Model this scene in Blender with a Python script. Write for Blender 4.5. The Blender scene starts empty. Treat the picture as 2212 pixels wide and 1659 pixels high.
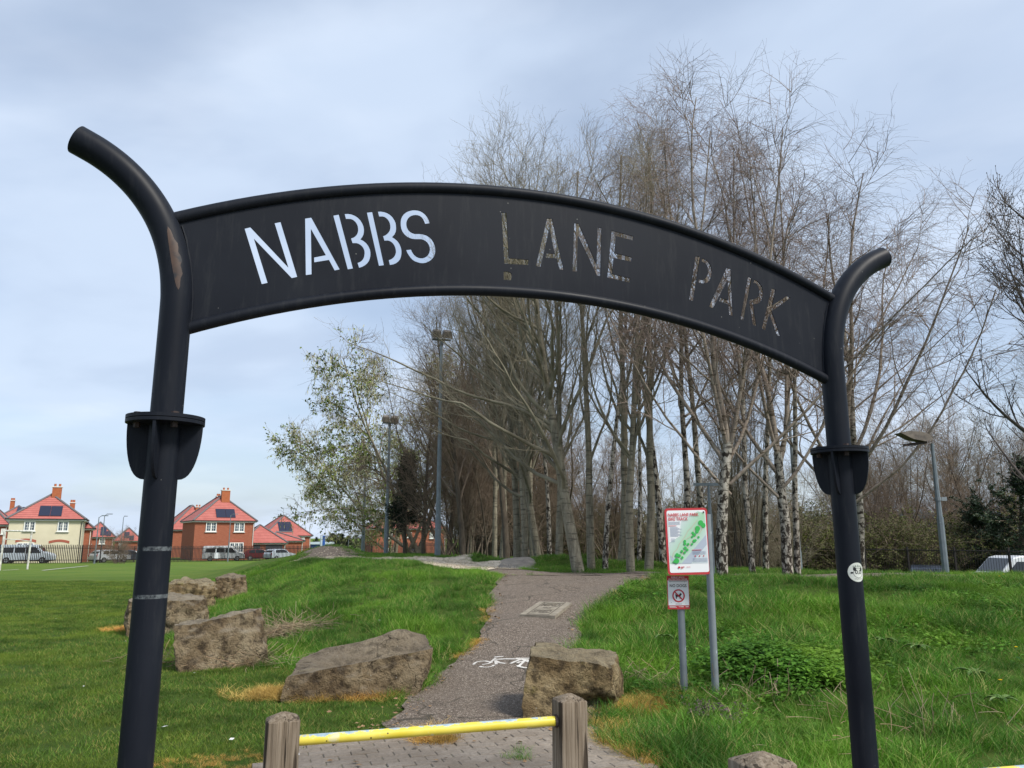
import bpy, math, random
import numpy as np
from mathutils import Vector, Matrix, noise as mnoise
R = math.radians
rng = np.random.default_rng(7)
random.seed(7)
scene = bpy.context.scene
COL = scene.collection

# ------------------------------------------------------------------ camera, sky, sun, exposure
F, CX, CY = 1662.0, 1106.0, 829.5          # focal length and centre in picture units (2212 wide)
PITCH, EYE = R(11.25), 1.6
cam_d = bpy.data.cameras.new('camera'); cam = bpy.data.objects.new('camera', cam_d); COL.objects.link(cam)
cam.location = (0, 0, EYE); cam.rotation_euler = (R(90) + PITCH, 0, 0)
cam_d.sensor_width = 36; cam_d.lens = 36 * F / 2212; cam_d.clip_start = .05; cam_d.clip_end = 3000
scene.camera = cam

SUN_EL, SUN_AZ = R(48), R(128)              # azimuth from +Y towards +X
world = bpy.data.worlds.new('World'); scene.world = world; world.use_nodes = True
wt = world.node_tree; wt.nodes.clear()
wo = wt.nodes.new('ShaderNodeOutputWorld'); bg = wt.nodes.new('ShaderNodeBackground')
sky = wt.nodes.new('ShaderNodeTexSky'); sky.sky_type = 'NISHITA'; sky.sun_disc = False
sky.sun_elevation = SUN_EL; sky.sun_rotation = SUN_AZ; sky.air_density = 1.0; sky.dust_density = 1.5; sky.ozone_density = 2.0
tc = wt.nodes.new('ShaderNodeTexCoord')
sep = wt.nodes.new('ShaderNodeSeparateXYZ'); wt.links.new(tc.outputs['Generated'], sep.inputs[0])
def wmath(op, a, b=None, clamp=False):
    n = wt.nodes.new('ShaderNodeMath'); n.operation = op; n.use_clamp = clamp
    for i, v in enumerate((a, b)):
        if v is None: continue
        if isinstance(v, (int, float)): n.inputs[i].default_value = v
        else: wt.links.new(v, n.inputs[i])
    return n.outputs[0]
zc_ = wmath('MAXIMUM', sep.outputs[2], 0.0); den = wmath('ADD', zc_, 0.22)
cmb = wt.nodes.new('ShaderNodeCombineXYZ')
wt.links.new(wmath('DIVIDE', sep.outputs[0], den), cmb.inputs[0]); wt.links.new(wmath('DIVIDE', sep.outputs[1], den), cmb.inputs[1])
def wnoise(scale, detail, rough, dist, off):
    m = wt.nodes.new('ShaderNodeMapping'); wt.links.new(cmb.outputs[0], m.inputs[0]); m.inputs['Location'].default_value = off
    m.inputs['Rotation'].default_value = (0, 0, R(24)); m.inputs['Scale'].default_value = (1, 1.25, 1)
    n = wt.nodes.new('ShaderNodeTexNoise'); n.inputs['Scale'].default_value = scale; n.inputs['Detail'].default_value = detail
    n.inputs['Roughness'].default_value = rough; n.inputs['Distortion'].default_value = dist
    wt.links.new(m.outputs[0], n.inputs['Vector']); return n.outputs['Fac']
def wramp(fac, stops):
    r = wt.nodes.new('ShaderNodeValToRGB'); wt.links.new(fac, r.inputs[0]); r.color_ramp.interpolation = 'EASE'
    while len(r.color_ramp.elements) < len(stops): r.color_ramp.elements.new(.5)
    for e, (p, c) in zip(r.color_ramp.elements, stops): e.position = p; e.color = (*c, 1)
    return r.outputs[0]
n1 = wnoise(.95, 6, .48, .3, (5.3, .6, 0)); n2 = wnoise(1.7, 5, .45, .2, (2.4, 6.3, 2))
cover = wramp(n1, [(.34, (.52,)*3), (.58, (.90,)*3)])
CL = 0.97
shade = wramp(n2, [(.30, (4.1*CL, 4.9*CL, 6.2*CL)), (.50, (4.75*CL, 5.6*CL, 6.9*CL)), (.70, (5.5*CL, 6.25*CL, 7.4*CL))])
mixs = wt.nodes.new('ShaderNodeMix'); mixs.data_type = 'RGBA'
wt.links.new(cover, mixs.inputs['Factor']); wt.links.new(sky.outputs[0], mixs.inputs['A']); wt.links.new(shade, mixs.inputs['B'])
wt.links.new(mixs.outputs['Result'], bg.inputs[0]); bg.inputs[1].default_value = .095
wt.links.new(bg.outputs[0], wo.inputs[0])

sd = bpy.data.lights.new('sun', 'SUN'); sun = bpy.data.objects.new('sun', sd); COL.objects.link(sun)
sd.energy = 2.8; sd.angle = R(14); sd.color = (1, .95, .86)
sv = Vector((math.sin(SUN_AZ) * math.cos(SUN_EL), math.cos(SUN_AZ) * math.cos(SUN_EL), math.sin(SUN_EL)))
sun.rotation_euler = sv.to_track_quat('Z', 'Y').to_euler()
scene.view_settings.view_transform = 'Standard'; scene.view_settings.look = 'None'
scene.view_settings.gamma = 1; scene.view_settings.use_curve_mapping = False; scene.view_settings.exposure = 0.68
scene.render.engine = 'CYCLES'; scene.cycles.max_bounces = 6; scene.cycles.diffuse_bounces = 3; scene.cycles.transparent_max_bounces = 8

# ------------------------------------------------------------------ picture -> place
def ray(px, py):
    u = (px - CX) / F; v = (CY - py) / F
    y = math.cos(PITCH) - v * math.sin(PITCH); z = math.sin(PITCH) + v * math.cos(PITCH)
    return u / y, z / y
def at(px, py, Y):
    a, b = ray(px, py); return Vector((a * Y, Y, EYE + b * Y))
def xat(px, Y, py=1160): return ray(px, py)[0] * Y

def sst(t): t = np.clip(t, 0, 1); return t * t * (3 - 2 * t)
BUMPS = [(-6.7, 29.3, 1.1, 1.1, .40), (.2, 22.3, .75, .7, .26), (1.6, 22.6, .9, .7, .34), (3.2, 22.5, 1.5, .9, .22), (-1.3, 25.5, .8, .9, .20), (-2.4, 23.6, .7, .8, .12)]
def height(x, y):
    x = np.asarray(x, float); y = np.asarray(y, float)
    base = -1.25 * np.clip((y - 10) / 78, 0, None) ** 1.3
    base = np.maximum(base, -1.5)
    xf = np.interp(y, [6, 8, 9, 10.7, 14, 20, 28, 40, 70], [.6, -.7, -1.6, -3.4, -6.3, -8.3, -12, -17, -25])
    wid = np.interp(y, [6, 10, 16, 28, 60], [1.6, 2.6, 4.5, 5.5, 8])
    sL = sst((x - xf) / wid)
    y0 = np.interp(x, [-2, 1.5, 3], [7.9, 7.4, 6.9]); y1 = np.interp(x, [-4, 0, 2, 5], [21, 17.2, 16.0, 15.0])
    A = sst((y - y0) / (y1 - y0)) * np.interp(x, [-8, -3, 0, 1.5, 5], [1.07, 1.03, .87, .79, .77])
    fall = 1 - .62 * sst((y - 34) / 60)
    dr = np.interp(x, [2, 8, 12], [0, .2, 1])
    A = A * fall * (1 - dr * sst((y - 18) / 14) * .95)
    base = base - .75 * sst((x - 6) / 8) * sst((y - 19) / 16)
    z = base + A * sL
    for bx, by, rx, ry, h in BUMPS: z = z + h * np.exp(-((x - bx) / rx) ** 2 - ((y - by) / ry) ** 2)
    z = z + (.035 * np.sin(x * 1.7 + y * .6) * np.sin(y * 1.3 - x * .5) + .02 * np.sin(x * 4.1 + 1) * np.sin(y * 3.3)) * sL * sst((y - 7) / 3)
    return z
def hz(x, y): return float(height(x, y))
def hit(px, py, ymax=140):
    a, b = ray(px, py); ys = np.arange(3, ymax, .02)
    d = EYE + b * ys - height(a * ys, ys)
    i = int(np.argmax(d < 0)) if (d < 0).any() else len(ys) - 1
    y = ys[i]; return Vector((a * y, y, hz(a * y, y)))

# ------------------------------------------------------------------ materials
MATS = {}
def mk(name, c1, c2=None, scale=4, rough=.8, spec=.3, metal=0, bump=0, bscale=40, detail=6, coord='Object', stretch=None, contrast=(.35, .65), c3=None, s3=1.0, r3=(.5, .65)):
    if name in MATS: return MATS[name]
    m = bpy.data.materials.new(name); m.use_nodes = True; nt = m.node_tree; b = nt.nodes['Principled BSDF']
    b.inputs['Roughness'].default_value = rough; b.inputs['Specular IOR Level'].default_value = spec; b.inputs['Metallic'].default_value = metal
    t = nt.nodes.new('ShaderNodeTexCoord'); src = t.outputs[coord]
    if coord == 'World': pass
    if stretch:
        mp = nt.nodes.new('ShaderNodeMapping'); mp.inputs['Scale'].default_value = stretch; nt.links.new(src, mp.inputs[0]); src = mp.outputs[0]
    def noise(s, d=detail):
        n = nt.nodes.new('ShaderNodeTexNoise'); n.inputs['Scale'].default_value = s; n.inputs['Detail'].default_value = d
        nt.links.new(src, n.inputs['Vector']); return n.outputs['Fac']
    def rmp(f, a, bb, ca, cb):
        r = nt.nodes.new('ShaderNodeValToRGB'); nt.links.new(f, r.inputs[0])
        r.color_ramp.elements[0].position = a; r.color_ramp.elements[0].color = (*ca, 1)
        r.color_ramp.elements[1].position = bb; r.color_ramp.elements[1].color = (*cb, 1); return r.outputs[0]
    col = None
    if c2 is None: b.inputs['Base Color'].default_value = (*c1, 1)
    else:
        col = rmp(noise(scale), contrast[0], contrast[1], c1, c2)
        if c3 is not None:
            f = rmp(noise(s3), r3[0], r3[1], (0, 0, 0), (1, 1, 1))
            mx = nt.nodes.new('ShaderNodeMix'); mx.data_type = 'RGBA'; nt.links.new(f, mx.inputs['Factor']); nt.links.new(col, mx.inputs['A']); mx.inputs['B'].default_value = (*c3, 1); col = mx.outputs['Result']
        nt.links.new(col, b.inputs['Base Color'])
    if bump:
        bn = nt.nodes.new('ShaderNodeBump'); bn.inputs['Strength'].default_value = bump; bn.inputs['Distance'].default_value = .02
        nt.links.new(noise(bscale, 4), bn.inputs['Height']); nt.links.new(bn.outputs[0], b.inputs['Normal'])
    MATS[name] = m; return m
class NT:
    """small helper to write a node material"""
    def __init__(s, name, rough=.8, spec=.3, metal=0):
        s.m = bpy.data.materials.new(name); s.m.use_nodes = True; s.t = s.m.node_tree; s.b = s.t.nodes['Principled BSDF']
        s.b.inputs['Roughness'].default_value = rough; s.b.inputs['Specular IOR Level'].default_value = spec; s.b.inputs['Metallic'].default_value = metal
        s.tc = s.t.nodes.new('ShaderNodeTexCoord'); MATS[name] = s.m
    def link(s, a, b): s.t.links.new(a, b)
    def map(s, src, scale=(1, 1, 1), loc=(0, 0, 0), rot=(0, 0, 0)):
        n = s.t.nodes.new('ShaderNodeMapping'); n.inputs['Scale'].default_value = scale; n.inputs['Location'].default_value = loc; n.inputs['Rotation'].default_value = rot
        s.link(src, n.inputs[0]); return n.outputs[0]
    def noise(s, src, scale, detail=5, rough=.5, dist=0):
        n = s.t.nodes.new('ShaderNodeTexNoise'); n.inputs['Scale'].default_value = scale; n.inputs['Detail'].default_value = detail
        n.inputs['Roughness'].default_value = rough; n.inputs['Distortion'].default_value = dist; s.link(src, n.inputs['Vector']); return n.outputs['Fac']
    def vor(s, src, scale, feature='F1', out='Distance'):
        n = s.t.nodes.new('ShaderNodeTexVoronoi'); n.feature = feature; n.inputs['Scale'].default_value = scale; s.link(src, n.inputs['Vector']); return n.outputs[out]
    def ramp(s, f, stops, interp='LINEAR'):
        r = s.t.nodes.new('ShaderNodeValToRGB'); r.color_ramp.interpolation = interp; s.link(f, r.inputs[0])
        while len(r.color_ramp.elements) < len(stops): r.color_ramp.elements.new(.5)
        for e, (p, c) in zip(r.color_ramp.elements, stops):
            e.position = p; e.color = (c, c, c, 1) if isinstance(c, (int, float)) else (*c, 1)
        return r.outputs[0]
    def mix(s, f, a, b, mode='MIX'):
        n = s.t.nodes.new('ShaderNodeMix'); n.data_type = 'RGBA'; n.blend_type = mode
        for k, v in (('Factor', f), ('A', a), ('B', b)):
            if isinstance(v, (int, float)): n.inputs[k].default_value = v if k == 'Factor' else (v, v, v, 1)
            elif isinstance(v, tuple): n.inputs[k].default_value = (*v, 1)
            else: s.link(v, n.inputs[k])
        return n.outputs['Result']
    def math(s, op, a, b=0.0, clamp=False):
        n = s.t.nodes.new('ShaderNodeMath'); n.operation = op; n.use_clamp = clamp
        for i, v in enumerate((a, b)):
            if isinstance(v, (int, float)): n.inputs[i].default_value = v
            else: s.link(v, n.inputs[i])
        return n.outputs[0]
    def xyz(s, src):
        n = s.t.nodes.new('ShaderNodeSeparateXYZ'); s.link(src, n.inputs[0]); return n.outputs
    def geo(s): return s.t.nodes.new('ShaderNodeNewGeometry').outputs
    def attr(s, name):
        n = s.t.nodes.new('ShaderNodeAttribute'); n.attribute_name = name; return n.outputs
    def color(s, c): s.link(c, s.b.inputs['Base Color'])
    def bump(s, h, strength=.5, dist=.02):
        n = s.t.nodes.new('ShaderNodeBump'); n.inputs['Strength'].default_value = strength; n.inputs['Distance'].default_value = dist
        s.link(h, n.inputs['Height']); s.link(n.outputs[0], s.b.inputs['Normal'])

def grass_ground_mat():
    n = NT('turf', .95, .1); P = n.geo()['Position']
    a = n.noise(P, .35, 4, .5, .3); b = n.noise(P, 3.5, 8, .65); c = n.noise(P, 28, 6, .7)
    col = n.ramp(b, [(.3, (.030, .062, .010)), (.5, (.052, .098, .014)), (.72, (.092, .140, .024))])
    col = n.mix(n.ramp(a, [(.42, 0.), (.66, .55)]), col, (.085, .118, .022))
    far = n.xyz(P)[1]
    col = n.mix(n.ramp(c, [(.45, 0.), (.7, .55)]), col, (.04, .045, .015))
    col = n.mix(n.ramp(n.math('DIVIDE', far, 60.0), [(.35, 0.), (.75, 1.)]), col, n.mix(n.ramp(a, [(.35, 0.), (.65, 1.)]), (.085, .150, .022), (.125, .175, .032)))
    n.color(col); n.bump(n.math('ADD', c, b), .8, .05); return n.m
M_TURF = grass_ground_mat()
def asphalt_mat():
    n = NT('buff_asphalt', .92, .25); P = n.geo()['Position']
    v = n.vor(P, 95, out='Color'); sp = n.t.nodes.new('ShaderNodeSeparateColor'); n.link(v, sp.inputs[0])
    col = n.ramp(sp.outputs[0], [(0, (.050, .038, .030)), (.35, (.108, .083, .065)), (.7, (.172, .136, .106)), (.93, (.30, .25, .20)), (1, (.48, .42, .35))])
    big = n.noise(P, .8, 5, .6); mid = n.noise(P, 5, 6, .6)
    col = n.mix(n.ramp(big, [(.35, 0.), (.7, .45)]), col, (.155, .128, .105)); col = n.mix(n.ramp(mid, [(.55, 0.), (.8, .35)]), col, (.09, .07, .055))
    cw = n.t.nodes.new('ShaderNodeTexNoise'); cw.inputs['Scale'].default_value = 1.4; n.link(P, cw.inputs['Vector']); va = n.t.nodes.new('ShaderNodeVectorMath'); va.operation = 'ADD'; n.link(P, va.inputs[0]); n.link(cw.outputs['Color'], va.inputs[1])
    ck = n.ramp(n.vor(va.outputs[0], .55, 'DISTANCE_TO_EDGE'), [(.003, .8), (.010, 0.)]); col = n.mix(ck, col, (.04, .035, .025)); wet = n.ramp(n.noise(P, 1.7, 5, .65, .5), [(.58, 0.), (.70, .45)]); col = n.mix(wet, col, (.055, .046, .036))
    n.color(col); n.bump(n.vor(P, 95), .7, .012); return n.m
M_ASPH = asphalt_mat()
M_TRACK = mk('pale_stone_dust', (.66, .57, .44), (.50, .42, .32), scale=6, rough=.95, bump=.8, bscale=45, c3=(.25, .21, .13), s3=1.5, r3=(.55, .75))
M_ROAD = mk('dark_asphalt', (.05, .05, .052), (.08, .08, .08), scale=3, rough=.9)
def black_paint():
    n = NT('black_paint', .5, .13); P = n.geo()['Position']; O = n.tc.outputs['Object']
    a = n.noise(P, 2.2, 4); col = n.ramp(a, [(.3, (.0075, .009, .014)), (.7, (.011, .0135, .020))])
    col = n.mix(n.ramp(n.vor(P, 9), [(.0, 1.), (.022, 1.), (.030, 0.)]), col, (.17, .17, .16))       # bird lime and paint specks
    z = n.xyz(P)[2]; x = n.xyz(P)[0]
    st_ = n.noise(n.map(P, (1, 1, .12)), 26, 5, .7); col = n.mix(n.ramp(st_, [(.52, 0.), (.78, .35)]), col, (.045, .047, .05)); ch_ = n.noise(P, 15, 6, .8); col = n.mix(n.ramp(ch_, [(.70, 0.), (.73, .6)]), col, (.075, .06, .05))
    sc = n.noise(P, 22, 5, .7)
    left = n.ramp(n.math('ADD', x, 1.0), [(.0, 1.), (.01, 0.)])
    for zz, w in ((1.553, .010), (1.362, .009)):                                                    # tape marks scratched round the left post
        d = n.math('ABSOLUTE', n.math('SUBTRACT', z, zz)); band = n.ramp(n.math('DIVIDE', d, w), [(.75, 1.), (1., 0.)])
        f = n.math('MULTIPLY', n.math('MULTIPLY', band, n.ramp(sc, [(.42, 0.), (.56, .7)])), left); col = n.mix(f, col, (.16, .18, .19))
    n.color(col); n.link(n.ramp(a, [(.3, .40), (.7, .55)]), n.b.inputs['Roughness']); return n.m
M_BLACK = black_paint()
M_PRIMER = mk('rust_primer', (.085, .05, .035), (.045, .03, .026), scale=9, rough=.5, c3=(.02, .02, .024), s3=16, r3=(.5, .62))
M_BOLT = mk('rusty_steel', (.055, .035, .03), (.035, .03, .03), scale=30, rough=.7)
def galv(name, c1, c2):
    n = NT(name, .55, .4, .25); O = n.tc.outputs['Object']
    a = n.noise(O, 5, 6, .6); v = n.vor(n.map(O, (1, 1, .35)), 14)
    col = n.ramp(a, [(.3, c1), (.7, c2)]); col = n.mix(n.ramp(v, [(.05, 1.), (.11, 0.)]), col, tuple(min(1, k * 1.9) for k in c2)); n.color(col); return n.m
M_GALV = galv('galvanised_steel', (.17, .19, .21), (.24, .27, .29)); M_GALVD = galv('weathered_steel', (.13, .16, .18), (.20, .23, .25))
def wood_mat():
    n = NT('weathered_wood', .9, .15); O = n.tc.outputs['Object']; S = n.map(O, (1, 1  , .030))
    g = n.noise(S, 60, 6, .65, .6); b = n.noise(O, 3, 4); k = n.noise(S, 24, 3, .5, 1.5)
    col = n.ramp(g, [(.28, (.045, .035, .025)), (.45, (.17, .135, .10)), (.6, (.26, .215, .165)), (.8, (.36, .31, .25))])
    col = n.mix(n.ramp(b, [(.4, 0.), (.7, .6)]), col, (.14, .105, .07)); col = n.mix(n.ramp(k, [(.60, 0.), (.66, .85)]), col, (.03, .022, .016))
    zt = n.xyz(O)[2]; lich = n.math('MULTIPLY', n.ramp(n.noise(O, 14, 6, .7), [(.5, 0.), (.62, .4)]), n.ramp(zt, [(.78, 0.), (.9, 1.)]))
    col = n.mix(lich, col, (.26, .23, .17)); n.color(col); n.bump(n.math('SUBTRACT', g, n.ramp(k, [(.60, 0.), (.66, 1.)])), .9, .008); return n.m
M_WOOD = wood_mat()
def bar_mat():
    n = NT('chipped_yellow_paint', .38, .5); O = n.tc.outputs['Object']; x, y, z = n.xyz(O)
    nz = n.noise(n.map(O, (1, 1, 1)), 13, 7, .75); fine = n.noise(O, 40, 4, .6)
    h = n.math('ADD', n.math('MULTIPLY', z, 26.0), n.math('MULTIPLY', n.math('SUBTRACT', nz, .5), 1.6))
    top = n.ramp(h, [(.52, 0.), (.56, 1.)])
    yel = n.ramp(n.noise(O, 5, 4), [(.35, (.62, .50  , .030)), (.65, (.74, .62, .10))])
    pale = n.mix(n.ramp(n.noise(O, 9, 5, .7), [(.60, 0.), (.66, .75)]), yel, (.68, .64, .42))
    col = n.mix(top, pale, n.ramp(fine, [(.35, (.24, .34, .40)), (.7, (.42, .50, .55))]))
    col = n.mix(n.ramp(n.vor(O, 17), [(.06, 1.), (.09, 0.)]), col, (.07, .05, .03)); n.color(col); return n.m
M_BAR = bar_mat()
def stone_mat(name, tint=(1, 1, 1), moss=.5):
    n = NT(name, .93, .2); O = n.tc.outputs['Object']; G = n.geo()
    a = n.noise(O, 2.2, 7, .62, .4); b = n.noise(O, 9, 8, .7); c = n.noise(O, 45, 5, .7)
    T = lambda c_: tuple(p * q for p, q in zip(c_, tint))
    col = n.ramp(a, [(.28, T((.09, .062, .036))), (.42, T((.215, .155, .09))), (.56, T((.34, .265, .165))), (.75, T((.46, .385, .265)))])
    col = n.mix(n.ramp(b, [(.40, .8), (.52, 0.)]), col, T((.06, .044, .03)))
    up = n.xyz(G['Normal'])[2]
    col = n.mix(n.math('MULTIPLY', n.ramp(up, [(.35, 0.), (.8, 1.)]), n.ramp(b, [(.35, .25), (.7, .85)])), col, T((.37, .33, .26)))  # upward faces paler than the fronts: lit tops put into the stone colour
    col = n.mix(n.math('MULTIPLY', n.ramp(n.noise(O, 3.1, 6, .7), [(.60, 0.), (.72, moss)]), 1.0), col, (.20, .17, .035))
    col = n.mix(n.ramp(n.vor(O, 11), [(.04, .7), (.09, 0.)]), col, (.50, .47, .40))
    wob = n.t.nodes.new('ShaderNodeVectorMath'); wob.operation = 'ADD'; nc = n.t.nodes.new('ShaderNodeTexNoise'); nc.inputs['Scale'].default_value = 3; n.link(O, nc.inputs['Vector'])
    sc_ = n.t.nodes.new('ShaderNodeVectorMath'); sc_.operation = 'SCALE'; sc_.inputs['Scale'].default_value = .55; n.link(nc.outputs['Color'], sc_.inputs[0]); n.link(O, wob.inputs[0]); n.link(sc_.outputs[0], wob.inputs[1])
    cr = n.ramp(n.vor(wob.outputs[0], 1.7, 'DISTANCE_TO_EDGE'), [(.002, .8), (.010, 0.)]); cr = n.math('MULTIPLY', cr, n.ramp(n.noise(O, 2.7, 3), [(.50, 0.), (.62, 1.)]))
    col = n.mix(cr, col, (.025, .018, .012)); b = n.math('SUBTRACT', b, n.math('MULTIPLY', cr, .25))
    n.color(col); n.bump(n.math('ADD', n.math('MULTIPLY', b, 1.8), n.math('MULTIPLY', c, .8)), 1.0, .07); return n.m
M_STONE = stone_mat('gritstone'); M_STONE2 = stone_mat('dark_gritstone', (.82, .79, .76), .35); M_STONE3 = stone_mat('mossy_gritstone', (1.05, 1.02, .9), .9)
def blade_mat(name, dark, light, dry, dryf=.2, rough=.6):
    n = NT(name, rough, .25); P = n.geo()['Position']; t = n.attr('tint')[2]
    col = n.ramp(t, [(0, dark), (.76, light), (.86, dry), (1, dry)] if dryf > 0 else [(0, dark), (1, light)])
    col = n.mix(n.ramp(n.noise(P, 1.3, 5, .7), [(.38, .75), (.56, 0.)]), col, tuple(k * .55 for k in dark))
    col = n.mix(n.ramp(n.noise(P, .6, 4, .6), [(.48, 0.), (.66, .6)]), col, (light[0] * 1.5, light[1] * 1.12, light[2])); n.color(col)
    n.b.inputs['Subsurface Weight'].default_value = 0
    tr = n.t.nodes.new('ShaderNodeBsdfTranslucent'); n.link(col, tr.inputs[0]); ms = n.t.nodes.new('ShaderNodeMixShader'); ms.inputs[0].default_value = .35
    o = n.t.nodes['Material Output']; n.link(n.b.outputs[0], ms.inputs[1]); n.link(tr.outputs[0], ms.inputs[2]); n.link(ms.outputs[0], o.inputs[0]); return n.m
M_BLADE = blade_mat('long_grass_blade', (.042, .140, .012), (.140, .350, .034), (.42, .38, .14))
M_LAWN = blade_mat('mown_grass_blade', (.050, .122, .014), (.140, .255, .032), (.34, .30, .09))
M_DRY = blade_mat('straw_blade', (.46, .29, .07), (.80, .58, .19), (.62, .50, .20), 0)
M_STRAW = blade_mat('pale_straw_stalk', (.34, .26, .17), (.60, .50, .34), (.6, .5, .3), 0)
M_NETTLE = blade_mat('nettle_leaf', (.040, .125, .012), (.150, .330, .040), (.1, .2, .03), 0)
M_DOCK = blade_mat('dock_leaf', (.05, .10, .025), (.12, .20, .05), (.1, .2, .03), 0)
def bark(name, stops, lent=None, vs=(1, 1, .25), sc=14, diamond=None):
    n = NT(name, .9, .15); O = n.tc.outputs['Object']; a = n.noise(n.map(O, vs), sc, 6, .65, .4)
    col = n.ramp(a, stops)
    if lent:
        l = n.noise(n.map(O, (1, 1, 6)), 3.2, 4, .6, .3); col = n.mix(n.ramp(l, [(.56, 0.), (.62, .9)]), col, lent)
    if diamond:
        d = n.noise(n.map(O, (1, 1, .6)), 13, 4, .6, .8); zz = n.xyz(O)[2]
        low = n.ramp(zz, [(0., 1.), (1., 1.)]); f = n.math('ADD', d, n.math('MULTIPLY', n.math('MAXIMUM', n.math('SUBTRACT', 2.6, zz), 0.)  , .030))
        col = n.mix(n.ramp(f, [(.50, 0.), (.60, 1.)]), col, diamond)
    n.color(col); n.bump(a, .7, .02); return n.m
M_BIRCH = bark('white_birch_bark', [(.25, (.16, .14, .115)), (.42, (.30, .27, .225)), (.6, (.43, .395, .34)), (.8, (.56, .51, .44))], (.07, .06, .05), diamond=(.035, .028, .022))
M_BIRCHB = bark('birch_branch_bark', [(.3, (.15, .115, .09)), (.55, (.30, .25, .205)), (.8, (.40, .34, .28))], (.07, .05  , .030))
M_TWIGR = mk('reddish_twig', (.15, .105, .086), (.275, .21, .172), scale=2, rough=.8)
M_GREY = bark('grey_olive_bark', [(.25, (.10, .09, .066)), (.5, (.22, .195, .145)), (.75, (.34, .31, .235))], (.10, .088, .068))
M_GREYB = mk('olive_branch_bark', (.13, .115, .08), (.25, .225, .165), scale=3, rough=.85)
M_TWIGG = mk('olive_twig', (.18, .152, .105), (.31, .27, .195), scale=2, rough=.8)
M_DARKB = bark('dark_bark', [(.3, (.06, .048, .037)), (.7, (.14, .115, .088))])
M_TWIGD = mk('brown_twig', (.12, .088, .065), (.24, .18, .13), scale=1.2, rough=.85)
M_TWIGX = mk('horse_chestnut_twig', (.045, .036, .032), (.10, .08, .065), scale=2, rough=.8)
M_CATKIN = mk('pale_catkin', (.30, .30, .16), (.50, .50, .30), scale=.8, rough=.8)
M_SPRING = mk('fresh_leaf', (.08, .13, .02), (.17, .22, .04), scale=.6, rough=.7)
M_OLIVE = mk('olive_leaf', (.05, .065, .015), (.13, .15, .03), scale=.5, rough=.8)
M_NEEDLE = mk('dark_needle', (.010, .018, .011), (.03, .045, .025), scale=1, rough=.8)
M_EVER = mk('evergreen_leaf', (.012, .026, .010), (.035, .062, .022), scale=1, rough=.5, spec=.4)
# ------------------------------------------------------------------ mesh helpers and tags
class MB:
    """collects shapes that become ONE mesh object"""
    def __init__(s): s.v = []; s.f = []; s.m = []
    def add(s, vs, fs, mi=0):
        o = len(s.v); s.v += [tuple(p) for p in vs]; s.f += [tuple(i + o for i in f) for f in fs]; s.m += [mi] * len(fs); return s
    def box(s, c, d, M=None, mi=0, taper=1.0):
        cx, cy, cz = c; a, b, h = d[0] / 2, d[1] / 2, d[2] / 2; t = taper
        vs = [(-a, -b, -h), (a, -b, -h), (a, b, -h), (-a, b, -h), (-a * t, -b * t, h), (a * t, -b * t, h), (a * t, b * t, h), (-a * t, b * t, h)]
        vs = [Vector((x + cx, y + cy, z + cz)) for x, y, z in vs]
        if M: vs = [M @ p for p in vs]
        return s.add(vs, [(0, 3, 2, 1), (4, 5, 6, 7), (0, 1, 5, 4), (1, 2, 6, 5), (2, 3, 7, 6), (3, 0, 4, 7)], mi)
    def tube(s, pts, rad, n=12, mi=0, caps=True, M=None):
        pts = [Vector(p) for p in pts]; N = len(pts); rad = rad if hasattr(rad, '__len__') else [rad] * N
        vs = []; t0 = (pts[1] - pts[0]).normalized(); ref = Vector((0, 0, 1)) if abs(t0.z) < .9 else Vector((1, 0, 0)); u = t0.cross(ref).normalized()
        for i, p in enumerate(pts):
            t = (pts[min(i + 1, N - 1)] - pts[max(i - 1, 0)]).normalized(); u = (u - t * u.dot(t)).normalized(); w = t.cross(u)
            for k in range(n): a = 2 * math.pi * k / n; vs.append(p + (u * math.cos(a) + w * math.sin(a)) * rad[i])
        fs = [(i * n + k, i * n + (k + 1) % n, (i + 1) * n + (k + 1) % n, (i + 1) * n + k) for i in range(N - 1) for k in range(n)]
        if caps: fs += [tuple(range(n))[::-1], tuple((N - 1) * n + k for k in range(n))]
        if M: vs = [M @ p for p in vs]
        return s.add(vs, fs, mi)
    def prism(s, poly, y0, y1, M=None, mi=0):
        """polygon given in x,z extruded along y"""
        n = len(poly); vs = [Vector((x, y0, z)) for x, z in poly] + [Vector((x, y1, z)) for x, z in poly]
        if M: vs = [M @ p for p in vs]
        return s.add(vs, [tuple(range(n)), tuple(range(n, 2 * n))[::-1]] + [(i, i + n, (i + 1) % n + n, (i + 1) % n) for i in range(n)], mi)
    def build(s, name, mat, parent=None, smooth=False, sharp=None):
        me = bpy.data.meshes.new(name); me.from_pydata(s.v, [], s.f)
        for m in (mat if isinstance(mat, (list, tuple)) else [mat]): me.materials.append(m)
        if any(s.m): me.polygons.foreach_set('material_index', s.m)
        import bmesh
        b = bmesh.new(); b.from_mesh(me); bmesh.ops.recalc_face_normals(b, faces=b.faces); b.to_mesh(me); b.free()
        if smooth:
            me.polygons.foreach_set('use_smooth', [True] * len(me.polygons))
            me.set_sharp_from_angle(angle=R(sharp or 35))
        return link(name, me, parent)
def link(name, me, parent=None, world=True):
    o = bpy.data.objects.new(name, me); COL.objects.link(o)
    if parent is not None: o.parent = parent
    return o
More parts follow.
